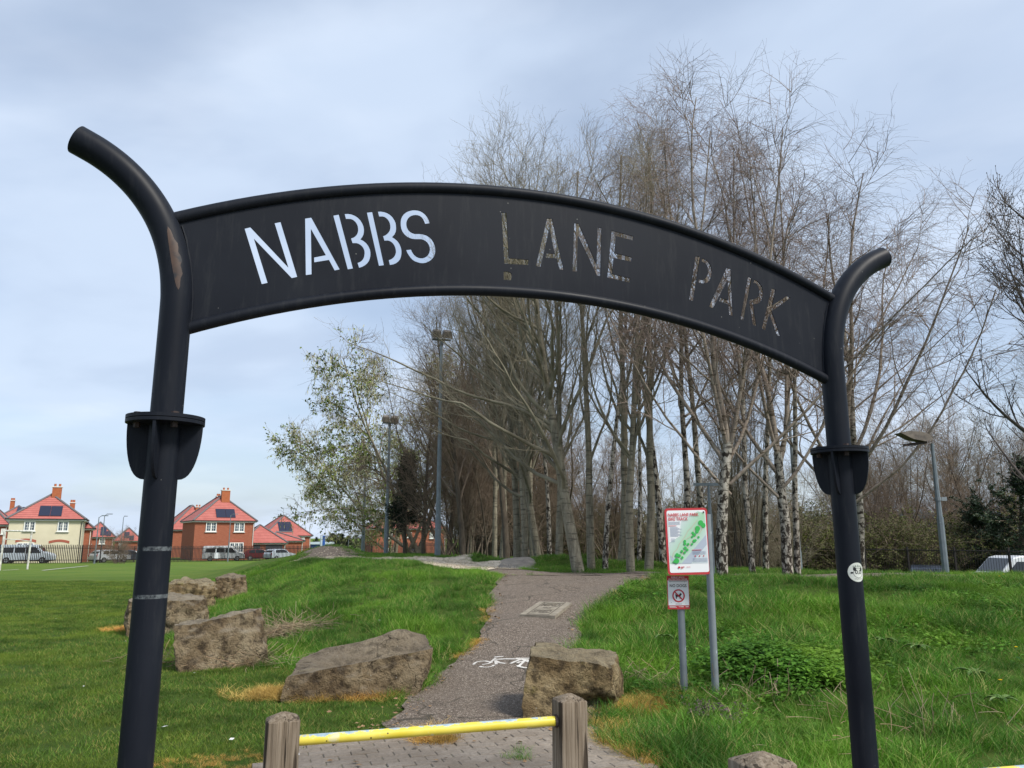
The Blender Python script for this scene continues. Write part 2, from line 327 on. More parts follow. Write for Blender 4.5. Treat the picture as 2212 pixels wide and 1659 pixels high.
def npmesh(name, V, Fq, mats, parent=None, midx=None, smooth=False, attrs=None, lnk=True):
    """V (n,3), Fq (m,k) with k = 3 or 4"""
    me = bpy.data.meshes.new(name); V = np.ascontiguousarray(V, np.float32); Fq = np.ascontiguousarray(Fq, np.int32); m, k = Fq.shape
    me.vertices.add(len(V)); me.vertices.foreach_set('co', V.ravel()); me.loops.add(m * k); me.loops.foreach_set('vertex_index', Fq.ravel())
    me.polygons.add(m); me.polygons.foreach_set('loop_start', np.arange(0, m * k, k, dtype=np.int32))
    try: me.polygons.foreach_set('loop_total', np.full(m, k, np.int32))
    except Exception: pass
    for mm in (mats if isinstance(mats, (list, tuple)) else [mats]): me.materials.append(mm)
    if midx is not None: me.polygons.foreach_set('material_index', np.ascontiguousarray(midx, np.int32))
    if smooth: me.polygons.foreach_set('use_smooth', np.ones(m, bool))
    for an, av in (attrs or {}).items():
        at_ = me.attributes.new(an, 'FLOAT', 'POINT'); at_.data.foreach_set('value', np.ascontiguousarray(av, np.float32))
    me.update(calc_edges=True)
    return link(name, me, parent) if lnk else me
def tag(o, label=None, cat=None, group=None, kind=None):
    if label: o['label'] = label
    if cat: o['category'] = cat
    if group: o['group'] = group
    if kind: o['kind'] = kind
    return o
def thing(name, loc, label, cat, rz=0, group=None):
    o = bpy.data.objects.new(name, None); COL.objects.link(o); o.location = loc; o.rotation_euler = (0, 0, rz); o.empty_display_size = .2
    return tag(o, label, cat, group)
def copy_tree(root, label, loc, rz=0, sc=(1, 1, 1), tilt=(0, 0)):
    r = root.copy(); COL.objects.link(r); r.location = loc; r.rotation_euler = (tilt[0], tilt[1], rz); r.scale = sc; r['label'] = label
    for ch in root.children:
        c = ch.copy(); COL.objects.link(c); c.parent = r
        for g in ch.children:
            d = g.copy(); COL.objects.link(d); d.parent = c
    return r
def text(body, size, mat, parent, loc, rot, bold=0.0, name='lettering', align='LEFT', sx=1.0, extr=0.0, space=1.0):
    c = bpy.data.curves.new(name, 'FONT'); c.body = body; c.size = size; c.offset = bold * size; c.align_x = align; c.extrude = extr; c.resolution_u = 4; c.space_character = space
    t = bpy.data.objects.new(name, c); COL.objects.link(t); bpy.context.view_layer.update()
    me = bpy.data.meshes.new_from_object(t.evaluated_get(bpy.context.evaluated_depsgraph_get())); bpy.data.objects.remove(t); bpy.data.curves.remove(c)
    me.materials.clear(); me.materials.append(mat); me.name = name
    o = link(name, me, parent); o.location = loc; o.rotation_euler = rot; o.scale = (sx, 1, 1); return o
def fit_text(body, mat, parent, M, x0, x1, z0, z1, y, bold=0.0, name='lettering'):
    """lettering stretched to fill the box x0..x1, z0..z1 on a board whose frame is M"""
    c = bpy.data.curves.new(name, 'FONT'); c.body = body; c.size = 1; c.offset = bold; c.resolution_u = 3; c.space_character = 1 + bold * 1.5
    t = bpy.data.objects.new(name, c); COL.objects.link(t); bpy.context.view_layer.update()
    me = bpy.data.meshes.new_from_object(t.evaluated_get(bpy.context.evaluated_depsgraph_get())); bpy.data.objects.remove(t); bpy.data.curves.remove(c)
    n = len(me.vertices); a = np.empty(n * 3); me.vertices.foreach_get('co', a); a = a.reshape(-1, 3); lo, hi = a.min(0), a.max(0); q = (a - lo) / np.maximum(hi - lo, 1e-9)
    for i, v in enumerate(me.vertices): v.co = M @ Vector((x0 + (x1 - x0) * q[i, 0], y, z0 + (z1 - z0) * q[i, 1]))
    me.materials.clear(); me.materials.append(mat); me.name = name; return link(name, me, parent)
def inpoly(x, y, poly):
    x = np.asarray(x); y = np.asarray(y); ins = np.zeros(x.shape, bool); n = len(poly)
    for i in range(n):
        x1, y1 = poly[i]; x2, y2 = poly[(i + 1) % n]
        c = ((y1 > y) != (y2 > y)); xi = (x2 - x1) * (y - y1) / ((y2 - y1) if y2 != y1 else 1e-9) + x1
        ins ^= c & (x < xi)
    return ins

# ------------------------------------------------------------------ the ground: one sheet to the horizon
def axis(lo, hi, dlo, dhi, step, g=1.12):
    a = list(np.arange(dlo, dhi + 1e-6, step)); s = step; x = dhi
    while x < hi: s *= g; x += s; a.append(x)
    s = step; x = dlo; pre = []
    while x > lo: s *= g; x -= s; pre.append(x)
    return np.array(pre[::-1] + a)
gx = axis(-900, 900, -13, 13, .16); gy = axis(-60, 1600, 2.5, 30, .16)
GX, GY = np.meshgrid(gx, gy); nx, ny = len(gx), len(gy)
V = np.stack([GX.ravel(), GY.ravel(), height(GX, GY).ravel()], 1)
I = np.arange(nx * ny).reshape(ny, nx); Q = np.stack([I[:-1, :-1].ravel(), I[:-1, 1:].ravel(), I[1:, 1:].ravel(), I[1:, :-1].ravel()], 1)
ground = npmesh('ground', V, Q, M_TURF, smooth=True); tag(ground, kind='structure')

def ribbon(name, L, Rr, mat, lift, cols=14, sub=6, wob=.035):
    """sheet draped on the ground between two edge curves given in plan"""
    L = np.array(L, float); Rr = np.array(Rr, float); t = np.arange(len(L)); tt = np.linspace(0, len(L) - 1, (len(L) - 1) * sub + 1)
    def cr(P): return np.stack([np.interp(tt, t, P[:, 0]), np.interp(tt, t, P[:, 1])], 1)
    A, B = cr(L), cr(Rr); w = wob * (np.sin(tt * 5.3) + .6 * np.sin(tt * 13.1 + 1) + .4 * np.sin(tt * 29)); A[:, 0] += w; B[:, 0] += wob * (np.sin(tt * 6.1 + 2) + .7 * np.sin(tt * 17))
    s = np.linspace(0, 1, cols)[None, :, None]; P = A[:, None] * (1 - s) + B[:, None] * s
    z = height(P[..., 0], P[..., 1]) + lift; n, c = z.shape; Vv = np.concatenate([P, z[..., None]], 2).reshape(-1, 3)
    J = np.arange(n * c).reshape(n, c); Qq = np.stack([J[:-1, :-1].ravel(), J[:-1, 1:].ravel(), J[1:, 1:].ravel(), J[1:, :-1].ravel()], 1)
    o = npmesh(name, Vv, Qq, mat, smooth=True); tag(o, kind='structure'); return o, [tuple(p) for p in A] + [tuple(p) for p in B[::-1]]
M_TRACKG = mk('grey_stone_dust', (.33, .29, .24), (.22, .19, .16), scale=5, rough=.95, bump=.5, bscale=60)
AD = Vector((.9453, .3261, 0)); AN = Vector((-.3261, .9453, 0))      # arch direction and its normal
pl = [(800, 1596), (845, 1562), (880, 1515), (930, 1475), (985, 1425), (1030, 1392), (1052, 1345), (1055, 1315), (1062, 1285), (1073, 1258), (1082, 1243)]
pr = [(1300, 1572), (1292, 1545), (1284, 1512), (1268, 1475), (1255, 1430), (1250, 1392), (1262, 1345), (1290, 1312), (1332, 1284), (1382, 1258), (1440, 1243)]
Lp = [hit(*p).xy for p in pl]; Rp = [hit(*p).xy for p in pr]
path, POLY1 = ribbon('path', [tuple(p) for p in Lp], [tuple(p) for p in Rp], M_ASPH, .020)
yl, yr = Lp[-1][1], Rp[-1][1]
far, POLY2 = ribbon('path', [(Lp[-1][0] - .05, yl - .1), (-.9, yl + 1.2), (-.6, yl + 2.6), (.4, 19.6)], [(Rp[-1][0], yr - .1), (3.8, yr + .5), (6.6, 17.0), (12.5, 17.6)], M_ASPH, .026, cols=24, sub=8)
POLY2 = [(Lp[-1][0], yl), (-.9, yl + 1.2), (-.6, yl + 2.6), (.4, 19.6), (12.5, 19.6), (12.5, 17.6), (6.6, 17.0), (3.8, yr + .5), tuple(Rp[-1])]
right, POLY5 = ribbon('path', [(.4, 19.6), (4, 19.4), (8, 19.3), (14, 19.5)], [(2.6, yr + 1.0), (5, 17.2), (8, 17.3), (14, 17.6)], M_ASPH, .031, cols=10, sub=8)
tr, POLY3 = ribbon('gravel_track', [(-.75, 17.6), (-1.9, 19.0), (-3.3, 21.4), (-5.6, 24.6), (-7.9, 27.6)], [(.3, 20.2), (-.6, 21.4), (-1.9, 23.5), (-4.1, 26.4), (-6.6, 29.0)], M_TRACK, .034, cols=8, sub=8, wob=.12)
tr2, POLY4 = ribbon('gravel_track', [(-.9, 21.4), (-2.2, 22.8), (-3.0, 25), (-3.0, 28)], [(.4, 20.6), (-.9, 23.4), (-1.4, 25.4), (-1.6, 28.5)], M_TRACK, .040, cols=8, sub=8, wob=.1)
tr3, POLY6 = ribbon('gravel_track', [(-.35, 20.0), (-.30, 21.5), (-.25, 23.5)], [(.62, 20.0), (.62, 21.5), (.55, 23.5)], M_TRACKG, .045, cols=8, sub=8, wob=.06)
tr4, _ = ribbon('gravel_track', [(-7.6, 27.6), (-7.7, 29), (-7.6, 31)], [(-5.5, 27.6), (-5.4, 29), (-5.6, 31)], M_ASPH, .050, cols=8, sub=8, wob=.1)

# ------------------------------------------------------------------ block paving at the entrance
def pav(s, t): p = Vector((-1.55, 6.55, 0)) + AD * s + AN * t; return p
PAVE = [tuple(hit(*q).xy) for q in ((575, 1659), (645, 1612), (800, 1594), (1010, 1584), (1290, 1573), (1302, 1608), (1400, 1658))] + [(2.4, 3.6), (2.4, -2), (-3.2, -2), (-2.9, 4.4)]
def block_mat():
    n = NT('paving_block', .93, .2); P = n.geo()['Position']; oi = n.t.nodes.new('ShaderNodeObjectInfo').outputs['Random']
    a = n.noise(P, 1.6, 6, .6); b = n.noise(P, 30, 6, .75)
    col = n.ramp(oi, [(0, (.255, .215, .175)), (.5, (.30, .255, .21)), (1, (.275, .235, .195))]); col = n.mix(n.ramp(b, [(.35, .55), (.6, 0.)]), col, (.12, .095, .075))
    col = n.mix(n.ramp(a, [(.42, 0.), (.66, .6)]), col, (.15, .12, .09)); col = n.mix(n.ramp(n.vor(P, 42), [(.05, .8), (.12, 0.)]), col, (.42, .38, .33)); n.color(col); n.bump(b, .6, .01); return n.m
M_BLOCK = block_mat(); M_JOINT = mk('joint_sand', (.20, .168, .13), (.13, .125, .07), scale=3, rough=1, bump=.5)
bed = MB(); bed.add([(x, y, hz(x, y) + .018) for x, y in PAVE], [tuple(range(len(PAVE)))]); paving = tag(bed.build('paving', M_JOINT), kind='structure')
bm_ = MB(); bm_.add([(-.097, -.0475, 0), (.097, -.0475, 0), (.097, .0475, 0), (-.097, .0475, 0), (-.0975, -.048, .012), (.0975, -.048, .012), (.0975, .048, .012), (-.0975, .048, .012), (-.093, -.044, .017), (.093, -.044, .017), (.093, .044, .017), (-.093, .044, .017)],
        [(0, 1, 5, 4), (1, 2, 6, 5), (2, 3, 7, 6), (3, 0, 4, 7), (4, 5, 9, 8), (5, 6, 10, 9), (6, 7, 11, 10), (7, 4, 8, 11), (8, 9, 10, 11)])
b0 = bm_.build('brick', M_BLOCK, paving); cells = []
for r_ in range(-90, 8):
    for c_ in range(-8, 16):
        q = pav(c_ * .2 + (.1 if r_ % 2 else 0), r_ * .1)
        if inpoly(np.array(q.x), np.array(q.y), PAVE): cells.append((q, r_))
cells.sort(key=lambda e: -e[1]); near_ = MB(); k_ = 0; yaw = math.atan2(AD.y, AD.x)
for q, r_ in cells:
    z = hz(q.x, q.y) + .008 + random.uniform(-.003, .004); rz = yaw + random.uniform(-.012, .012)
    if k_ < 290:
        o = b0 if k_ == 0 else b0.copy()
        if k_: COL.objects.link(o); o.parent = paving
        o.location = (q.x, q.y, z); o.rotation_euler = (random.uniform(-.012, .012), random.uniform(-.012, .012), rz); k_ += 1
    else: near_.box((0, 0, 0), (.194, .095, .03), Matrix.Translation((q.x, q.y, z)) @ Matrix.Rotation(rz, 4, 'Z'))
nb = near_.build('bricks_nearer', M_BLOCK, paving); nb.name = 'brick_field'; tag(nb, kind='stuff')

# ------------------------------------------------------------------ the sign arch
AL = Vector((-1.49, 3.28, 0))
def ap(s, z, off=0.0): return AL + AD * s + AN * off + Vector((0, 0, z))
def plane_hit(px, py):
    a, b = ray(px, py); n_ = AN; t = AL.dot(n_) / (a * n_.x + n_.y); return ((Vector((a * t, t, 0)) - AL).dot(AD), EYE + b * t)
arch = thing('entrance_arch', AL, 'black steel arch across the park entrance with cut out lettering', 'archway')
for_arch = Matrix.Translation(-AL)
SPAN = 3.583
def arcpts(s0, s1, z0, zm, n=48):
    h = (s1 - s0) / 2; sg = zm - z0; Rr = (h * h + sg * sg) / (2 * sg); c = (s0 + s1) / 2
    return [(s, zm - Rr + math.sqrt(Rr * Rr - (s - c) ** 2)) for s in np.linspace(s0, s1, n)]
TOP = arcpts(-.10, SPAN + .10, 2.985, 3.391); BOT = arcpts(.03, SPAN - .03, 2.498, 2.845)
curl = [(0, 0), (0, 2.0)], [(0, 2.55), (-.004, 2.68), (-.022, 2.80), (-.058, 2.92), (-.112, 3.03), (-.185, 3.130), (-.270, 3.212), (-.362, 3.276), (-.462, 3.326)]
for side in (0, 1):
    m = (lambda s: SPAN - s) if side else (lambda s: s)
    b = MB(); b.tube([ap(m(0), -.1), ap(m(0), 2.075)], .066, 32, M=for_arch); p = b.build('post', M_BLACK, arch, True)
    # upper section that curls outwards, open end
    cp = [(0, 2.105)] + curl[1]
    from mathutils.geometry import interpolate_bezier
    sm = []
    for i in range(len(cp) - 1):
        p0 = Vector(cp[max(i - 1, 0)]); p1 = Vector(cp[i]); p2 = Vector(cp[i + 1]); p3 = Vector(cp[min(i + 2, len(cp) - 1)])
        for t in np.arange(0, 1, .2): sm.append(.5 * ((2 * p1) + (p2 - p0) * t + (2 * p0 - 5 * p1 + 4 * p2 - p3) * t * t + (3 * p1 - p0 - 3 * p2 + p3) * t ** 3))
    sm.append(Vector(cp[-1])); b = MB(); b.tube([ap(m(q[0]), q[1]) for q in sm], .066, 32, M=for_arch)
    horn = b.build('curved_post_top', M_BLACK, arch, True)
    b = MB()
    for z0, z1 in ((2.074, 2.088), (2.091, 2.106)): b.tube([ap(m(0), z0), ap(m(0), z1)], .158, 40, M=for_arch)
    fl = b.build('flange', M_BLACK, arch, True, 30)
    a0 = R(52) if side else R(8)
    for k in range(4):
        a = a0 + k * math.pi / 2; b = MB(); prof = [(.060, 2.073)] + [(.156 * math.cos(t) if False else .060 + .094 * math.cos(t) ** .75, 2.073 - .235 * math.sin(t) ** 1.0) for t in np.linspace(0, math.pi / 2 * .999, 12)]
        prof = [(x_, z_) for x_, z_ in prof]
        M = for_arch @ Matrix.Translation(ap(m(0), 0)) @ Matrix.Rotation(a - math.pi / 2 + yaw * 0, 4, 'Z'); b.prism(prof, -.006, .006, M); b.build('gusset', M_BLACK, arch)
        aa = a + math.pi / 4 + R(-12); c = ap(m(0), 0) + Vector((math.cos(aa), math.sin(aa), 0)) * .115
        b = MB(); b.tube([c + Vector((0, 0, 2.107)), c + Vector((0, 0, 2.118))], .016, 6, M=for_arch); b.build('bolt', M_BOLT, arch); b = MB(); b.tube([c + Vector((0, 0, 2.052)), c + Vector((0, 0, 2.0735))], .014, 6, M=for_arch); b.build('nut', M_BOLT, arch)
for nm, P_ in (('top_rail', TOP), ('bottom_rail', BOT)):
    b = MB(); b.tube([ap(s, z) for s, z in P_], .0285, 20, M=for_arch); b.build(nm, M_BLACK, arch, True)
# primer patch showing through on the left curl
def on_curl(t, ang):
    i = min(int(t), len(sm) - 2); q = sm[i].lerp(sm[i + 1], t - i); d = (sm[i + 1] - sm[i]).normalized(); tan = AD * d.x + Vector((0, 0, d.y)); u = tan.cross(AN).normalized()
    return ap(q.x, q.y) + (u * math.cos(ang) - AN * math.sin(ang)) * .0668
b = MB(); ts = np.linspace(9, 21, 16)
lo = [R(100) - .32 * math.sin(math.pi * i / 15) ** .6 for i in range(16)]; hi_ = [R(100) + (.30 + .09 * math.sin(i * 1.9)) * math.sin(math.pi * i / 15) ** .8 for i in range(16)]
vs = []
for t, a, c in zip(ts, lo, hi_): vs += [on_curl(t, a + (c - a) * k / 5) for k in range(6)]
b.add([for_arch @ v for v in vs], [(i * 6 + k, i * 6 + k + 1, i * 6 + 7 + k, i * 6 + 6 + k) for i in range(15) for k in range(5)]); b.build('bare_patch', M_PRIMER, arch, True)

# lettering cut right through the plate: the outlines are holes of the plate
Z1 = lambda p: ((740 + p[0] * .31646) * .67770, (640 + p[1] * .31646) * .67770)
Z2 = lambda p: ((1300 + p[0] * .40687) * .67770, (600 + p[1] * .40687) * .67770)
Z3 = lambda p: ((2160 + p[0] * .19286) * .67770, (780 + p[1] * .19286) * .67770)
GLY = [(Z1, [
 [(125,280),(183,266),(565,670),(427,225),(487,213),(656,768),(600,780),(220,385),(357,828),(298,841)],
 [(735,178),(797,168),(1084,692),(1032,703),(975,597),(827,621),(825,570),(942,547),(793,285),(800,742),(742,750)],
 [(1018,148),(1074,138),(1217,683),(1164,692)],
 [(1132,132),(1165,130),(1200,135),(1235,149),(1265,168),(1291,195),(1310,225),(1323,258),(1328,290),(1327,315),(1322,340),(1310,366),(1293,388),(1323,403),(1350,425),(1372,455),(1388,490),(1393,520),(1393,550),(1387,580),(1375,610),(1358,633),(1335,652),(1308,667),(1278,676),(1262,625),(1282,618),(1300,608),(1316,592),(1328,570),(1334,530),(1332,505),(1322,480),(1308,460),(1290,445),(1271,434),(1250,428),(1212,428),(1196,378),(1220,371),(1238,360),(1254,344),(1264,325),(1269,302),(1268,280),(1264,256),(1255,235),(1242,216),(1225,200),(1208,190),(1190,185),(1146,184)],
 [(1356,118),(1411,112),(1529,650),(1478,657)],
 [(1467,108),(1498,107),(1530,112),(1562,123),(1590,140),(1615,164),(1635,195),(1647,224),(1651,255),(1652,283),(1648,310),(1635,340),(1612,365),(1640,383),(1665,405),(1686,435),(1700,470),(1706,500),(1706,530),(1701,562),(1690,590),(1673,612),(1650,630),(1622,642),(1588,648),(1576,597),(1597,590),(1615,580),(1632,565),(1643,545),(1649,522),(1648,500),(1643,476),(1635,455),(1622,435),(1605,418),(1587,407),(1568,402),(1533,403),(1519,355),(1542,348),(1560,335),(1576,319),(1588,300),(1593,275),(1592,250),(1587,228),(1580,210),(1567,191),(1550,175),(1534,165),(1515,160),(1480,160)],
 [(1990,228),(1980,194),(1965,165),(1945,139),(1920,118),(1897,105),(1870,97),(1842,94),(1815,95),(1784,102),(1755,115),(1730,135),(1712,160),(1701,187),(1697,215),(1697,248),(1702,280),(1714,312),(1735,340),(1760,362),(1790,378),(1815,385),(1840,388),(1900,388),(1924,394),(1945,405),(1965,422),(1980,445),(1989,470),(1991,495),(1986,522),(1975,545),(1959,561),(1940,572),(1920,577),(1900,578),(1876,573),(1855,562),(1837,548),(1822,530),(1811,511),(1802,490),(1752,495),(1761,521),(1775,545),(1793,571),(1815,595),(1839,611),(1865,620),(1892,628),(1920,630),(1951,625),(1980,612),(2006,594),(2025,570),(2040,545),(2046,515),(2046,482),(2040,450),(2027,418),(2010,390),(1985,366),(1955,348),(1923,337),(1890,333),(1840,333),(1814,325),(1790,310),(1771,290),(1760,265),(1755,242),(1755,220),(1760,199),(1770,180),(1784,166),(1800,155),(1822,148),(1845,145),(1868,147),(1890,155),(1910,170),(1925,190),(1943,234)]]),
 (Z2, [
 [(733,192),(772,195),(790,548),(945,562),(942,602),(755,592)], [(750,653),(785,655),(806,664),(816,680),(814,702),(806,722),(750,718)],
 [(1090,238),(1128,238),(1220,640),(1188,638),(1163,550),(1078,545),(1085,510),(1150,516),(1108,318),(1040,617),(1003,610)],
 [(1303,274),(1338,278),(1478,600),(1484,310),(1518,312),(1506,690),(1482,686),(1333,372),(1325,655),(1289,650)],
 [(1595,332),(1768,378),(1762,410),(1630,376),(1618,508),(1754,542),(1748,576),(1612,546),(1600,672),(1742,706),(1736,740),(1562,700)]]),
 (Z3, [
 [(292,192),(368,200),(255,935),(188,915)],
 [(400,228),(442,240),(480,260),(513,296),(540,340),(556,388),(565,440),(560,496),(545,550),(522,593),(490,625),(456,637),(420,640),(380,635),(342,625),(350,565),(385,578),(415,585),(444,568),(470,545),(488,504),(498,460),(498,414),(490,370),(473,334),(450,305),(422,291),(392,285)],
 [(805,385),(875,400),(912,1180),(850,1160),(835,990),(680,935),(705,875),(835,920),(822,590),(585,1050),(515,1025)],
 [(1160,535),(1220,550),(1090,1250),(1035,1235)],
 [(1260,580),(1304,598),(1340,625),(1371,664),(1395,710),(1407,760),(1410,810),(1404,862),(1390,910),(1368,941),(1340,965),(1300,978),(1250,985),(1300,1345),(1240,1325),(1183,965),(1195,905),(1235,906),(1270,900),(1304,884),(1330,860),(1344,820),(1348,780),(1342,738),(1330,700),(1317,673),(1300,650),(1278,640),(1250,635)],
 [(1550,725),(1615,745),(1560,1010),(1800,850),(1862,880),(1555,1100),(1695,1520),(1640,1500),(1510,1150),(1450,1420),(1388,1385)]])]
cu = bpy.data.curves.new('plate', 'CURVE'); cu.dimensions = '2D'; cu.fill_mode = 'BOTH'; cu.extrude = .003
def spl(pts):
    s = cu.splines.new('POLY'); s.points.add(len(pts) - 1); s.use_cyclic_u = True
    for q, (x, y) in zip(s.points, pts): q.co = (x, y, 0, 1)
LE = [(0, 2.60), (-.003, 2.68), (-.022, 2.80), (-.058, 2.92)]; edge = [(s, z) for s, z in TOP] + [(SPAN - s, z) for s, z in LE[::-1]] + [(s, z) for s, z in BOT[::-1]] + LE
spl(edge)
for zf, polys in GLY:
    for poly in polys: spl([plane_hit(*zf(q)) for q in poly])
co = bpy.data.objects.new('plate', cu); COL.objects.link(co); bpy.context.view_layer.update()
me = bpy.data.meshes.new_from_object(co.evaluated_get(bpy.context.evaluated_depsgraph_get())); bpy.data.objects.remove(co)
me.materials.clear(); me.materials.append(M_BLACK); me.name = 'sign_plate'
plate = link('sign_plate', me, arch)
plate.matrix_local = Matrix(((AD.x, 0, AN.x, 0), (AD.y, 0, AN.y, 0), (0, 1, 0, 0), (0, 0, 0, 1)))
# welds where plate meets posts
for side in (0, 1):
    b = MB(); wl_ = [(np.interp(z, [2.6, 2.68, 2.80, 2.92, 3.0], [.067, .063, .046, .018, -.012]), z) for z in np.linspace(2.53, 2.98, 14)]; b.tube([ap(SPAN - s_ if side else s_, z, -.004) for s_, z in wl_], [.006 + .0015 * math.sin(i * 2.4) for i in range(14)], 6, M=for_arch); b.build('weld', M_BLACK, arch, True)
# round sticker on the right post
M_STK = mk('sticker_white', (.62, .64, .60), (.52, .55, .50), scale=20, rough=.5); M_INK = mk('sticker_ink', (.015, .017, .02), rough=.6); M_INKG = mk('faded_ink', (.10, .13, .11), rough=.6)
PC = ap(SPAN, 0); scen = at(1846, 1236, PC.y - .06); phi0 = math.atan2(scen.x - PC.x, -(scen.y - PC.y)); ray_a = math.atan2(PC.x, PC.y)
rp = .0672
lat = (1846 - 1826.5) / F * PC.y * .98; phi0 = -ray_a + .86 * math.asin(max(-.95, min(.95, lat * math.cos(ray_a) / .066)))
def stk(u, v, off=0.0):
    a = phi0 + u / .066; return Vector((PC.x + (rp + off) * math.sin(a), PC.y - (rp + off) * math.cos(a), scen.z + v))
st = thing('sticker', (PC.x, PC.y, scen.z), 'round white sticker with black bear face drawing on right arch post', 'sticker'); Ms = Matrix.Translation(-Vector((PC.x, PC.y, scen.z)))
def disc_on(b, cu_, cv, ru, rv, r0=0.0, off=0.0, n=40, rings=5, rotf=0.0, cut=None):
    vs = []
    for i in range(rings + 1):
        q = r0 + (1 - r0) * i / rings
        for k in range(n):
            a = 2 * math.pi * k / n; x = ru * q * math.cos(a); y = rv * q * math.sin(a)
            vs.append(Ms @ stk(cu_ + x * math.cos(rotf) - y * math.sin(rotf), cv + x * math.sin(rotf) + y * math.cos(rotf), off))
    b.add(vs, [(i * n + k, i * n + (k + 1) % n, (i + 1) * n + (k + 1) % n, (i + 1) * n + k) for i in range(rings) for k in range(n)])
b = MB(); disc_on(b, 0, 0, .054, .052, 0.001); b.build('paper', M_STK, st, True)
b = MB()
disc_on(b, .004, -.004, .030, .027, .93, .0004, rings=1); disc_on(b, -.017, .017, .009, .010, 0.001, .0004, rings=2); disc_on(b, .026, .016, .008, .010, .001, .0004, rings=2)
disc_on(b, -.008, .001, .0085, .0105, .58, .0006, rings=1); disc_on(b, .016, .001, .0080, .0105, .58, .0006, rings=1); disc_on(b, .005, -.008, .0028, .0028, .001, .0006, rings=1)
disc_on(b, -.033, -.003, .007, .005, .001, .0006, rings=1)
for k in range(9): disc_on(b, -.018 + k * .0052, -.036 + .0012 * math.sin(k * 2.), .0024, .0013, .001, .0006, n=8, rings=1)
b.build('face_drawing', M_INK, st, True)
lt = MB()
for i, ch in enumerate('DRÅBE'):
    c = bpy.data.curves.new('t', 'FONT'); c.body = ch; c.size = .0125; c.offset = .0004; c.resolution_u = 2; t = bpy.data.objects.new('t', c); COL.objects.link(t); bpy.context.view_layer.update()
    mm = bpy.data.meshes.new_from_object(t.evaluated_get(bpy.context.evaluated_depsgraph_get())); bpy.data.objects.remove(t)
    lt.add([Ms @ stk(-.026 + i * .0115 + v.co.x, .029 + v.co.y - .0009 * (i - 2) ** 2, .0006) for v in mm.vertices], [tuple(p.vertices) for p in mm.polygons])
lt.build('lettering', M_INKG, st)

# ------------------------------------------------------------------ timber posts and the yellow bar
def timber_post(loc, w, top, label, rz, seed):
    t = thing('timber_post', (loc[0], loc[1], 0), label, 'wooden post', rz, 'timber posts at the entrance'); b = MB(); rr = random.Random(seed)
    n = 24; rings = []; zs = [-.2, 0, .2, .4, .6, top - .12, top - .034, top - .029, top - .015, top - .002]
    for zi, z in enumerate(zs):
        sc = 1.0 if z < top - .032 else (.95, .55, .12)[min(2, zs.index(z) - (len(zs) - 3))]
        for k in range(n):
            a = 2 * math.pi * k / n + math.pi / 4; cx_, sy_ = math.cos(a), math.sin(a); q = (abs(cx_) ** 7 + abs(sy_) ** 7) ** (-1 / 7) * w / 2
            j = .0018 * math.sin(k * 2.3 + seed) + (-.004 if k in (5 + seed % 3, 17) and z < top else 0); rings.append((cx_ * (q * sc + j), sy_ * (q * sc + j), z + (0 if z < top - .032 else .0015 * math.sin(k * 1.7 + seed))))
    b.add(rings, [(i * n + k, i * n + (k + 1) % n, (i + 1) * n + (k + 1) % n, (i + 1) * n + k) for i in range(len(zs) - 1) for k in range(n)])
    b.add([rings[(len(zs) - 1) * n + k] for k in range(n)] + [(0, 0, top)], [(k, (k + 1) % n, n) for k in range(n)]); b.build('post', M_WOOD, t, True, 40); return t
pL = at(612, 1537, 3.75); pR = at(1229, 1497, 4.12); pN = at(1645, 1623, 2.75)
timber_post(pL, .148, pL.z, 'weathered square timber post at the left end of the yellow bar', yaw, 1)
timber_post(pR, .148, pR.z, 'weathered timber post in front of the squat boulder, at the bar\'s right end', yaw, 4)
timber_post(pN, .172, pN.z, 'cracked timber post nearest the camera, top showing at the bottom edge', yaw + .1, 8)
a_ = at(640, 1600, 3.79); c_ = at(1203, 1557, 4.08)
def bar(a, c, label):
    t = thing('barrier_bar', a, label, 'barrier bar', 0, 'yellow barrier bars'); d = c - a; b = MB(); L = d.length; b.tube([(0, 0, 0), (L, 0, 0)], .0235, 24)
    o = b.build('tube', M_BAR, t, True, 50); t.rotation_euler = (0, -math.asin(d.z / L), math.atan2(d.y, d.x))
    
    for e0, e1 in ((-.002, .012), (L - .012, L + .002)): b = MB(); b.tube([(e0, 0, 0), (e1, 0, 0)], .031, 12); b.build('end_bracket', M_BOLT, t)
    return t
bar(a_, c_, 'yellow metal bar with blue showing through chipped paint, between two timber posts')
e_ = at(2143, 1670, 2.9); f_ = at(2212, 1658.5, 2.93); d0 = e_ + (f_ - e_) * -5.6; d1 = e_ + (f_ - e_) * 9; d0.z = e_.z - .01; d1.z = e_.z
bar(d0, d1, 'yellow metal bar just peeking in at the bottom right corner')
# ------------------------------------------------------------------ path markings and the concrete slab
M_CONC = mk('worn_concrete', (.205, .18, .14), (.29, .255, .20), scale=7, rough=.9, bump=.5, bscale=60, c3=(.15, .125, .09), s3=4, r3=(.55, .7))
M_LINE = mk('worn_road_paint', (.62, .60, .56), (.45, .42, .38), scale=9, rough=.8)
M_GROOVE = mk('groove_dirt', (.11, .095, .075), rough=1)
quad = [hit(*p) for p in ((1152, 1338), (1123, 1334), (1171, 1308), (1236, 1309))]
q0, q1, q2, q3 = [hit(*p) for p in ((1123, 1335), (1205, 1338), (1236, 1309), (1171, 1307))]
sl = thing('concrete_slab', q0.lerp(q2, .5), 'square concrete slab set in the asphalt path with lettering cast in it', 'slab')
C0 = Vector(sl.location); u_ = ((q1 - q0) + (q2 - q3)) / 2; v_ = ((q3 - q0) + (q2 - q1)) / 2; un, vn = u_.normalized(), v_.normalized(); nn = un.cross(vn).normalized(); vn2 = nn.cross(un)
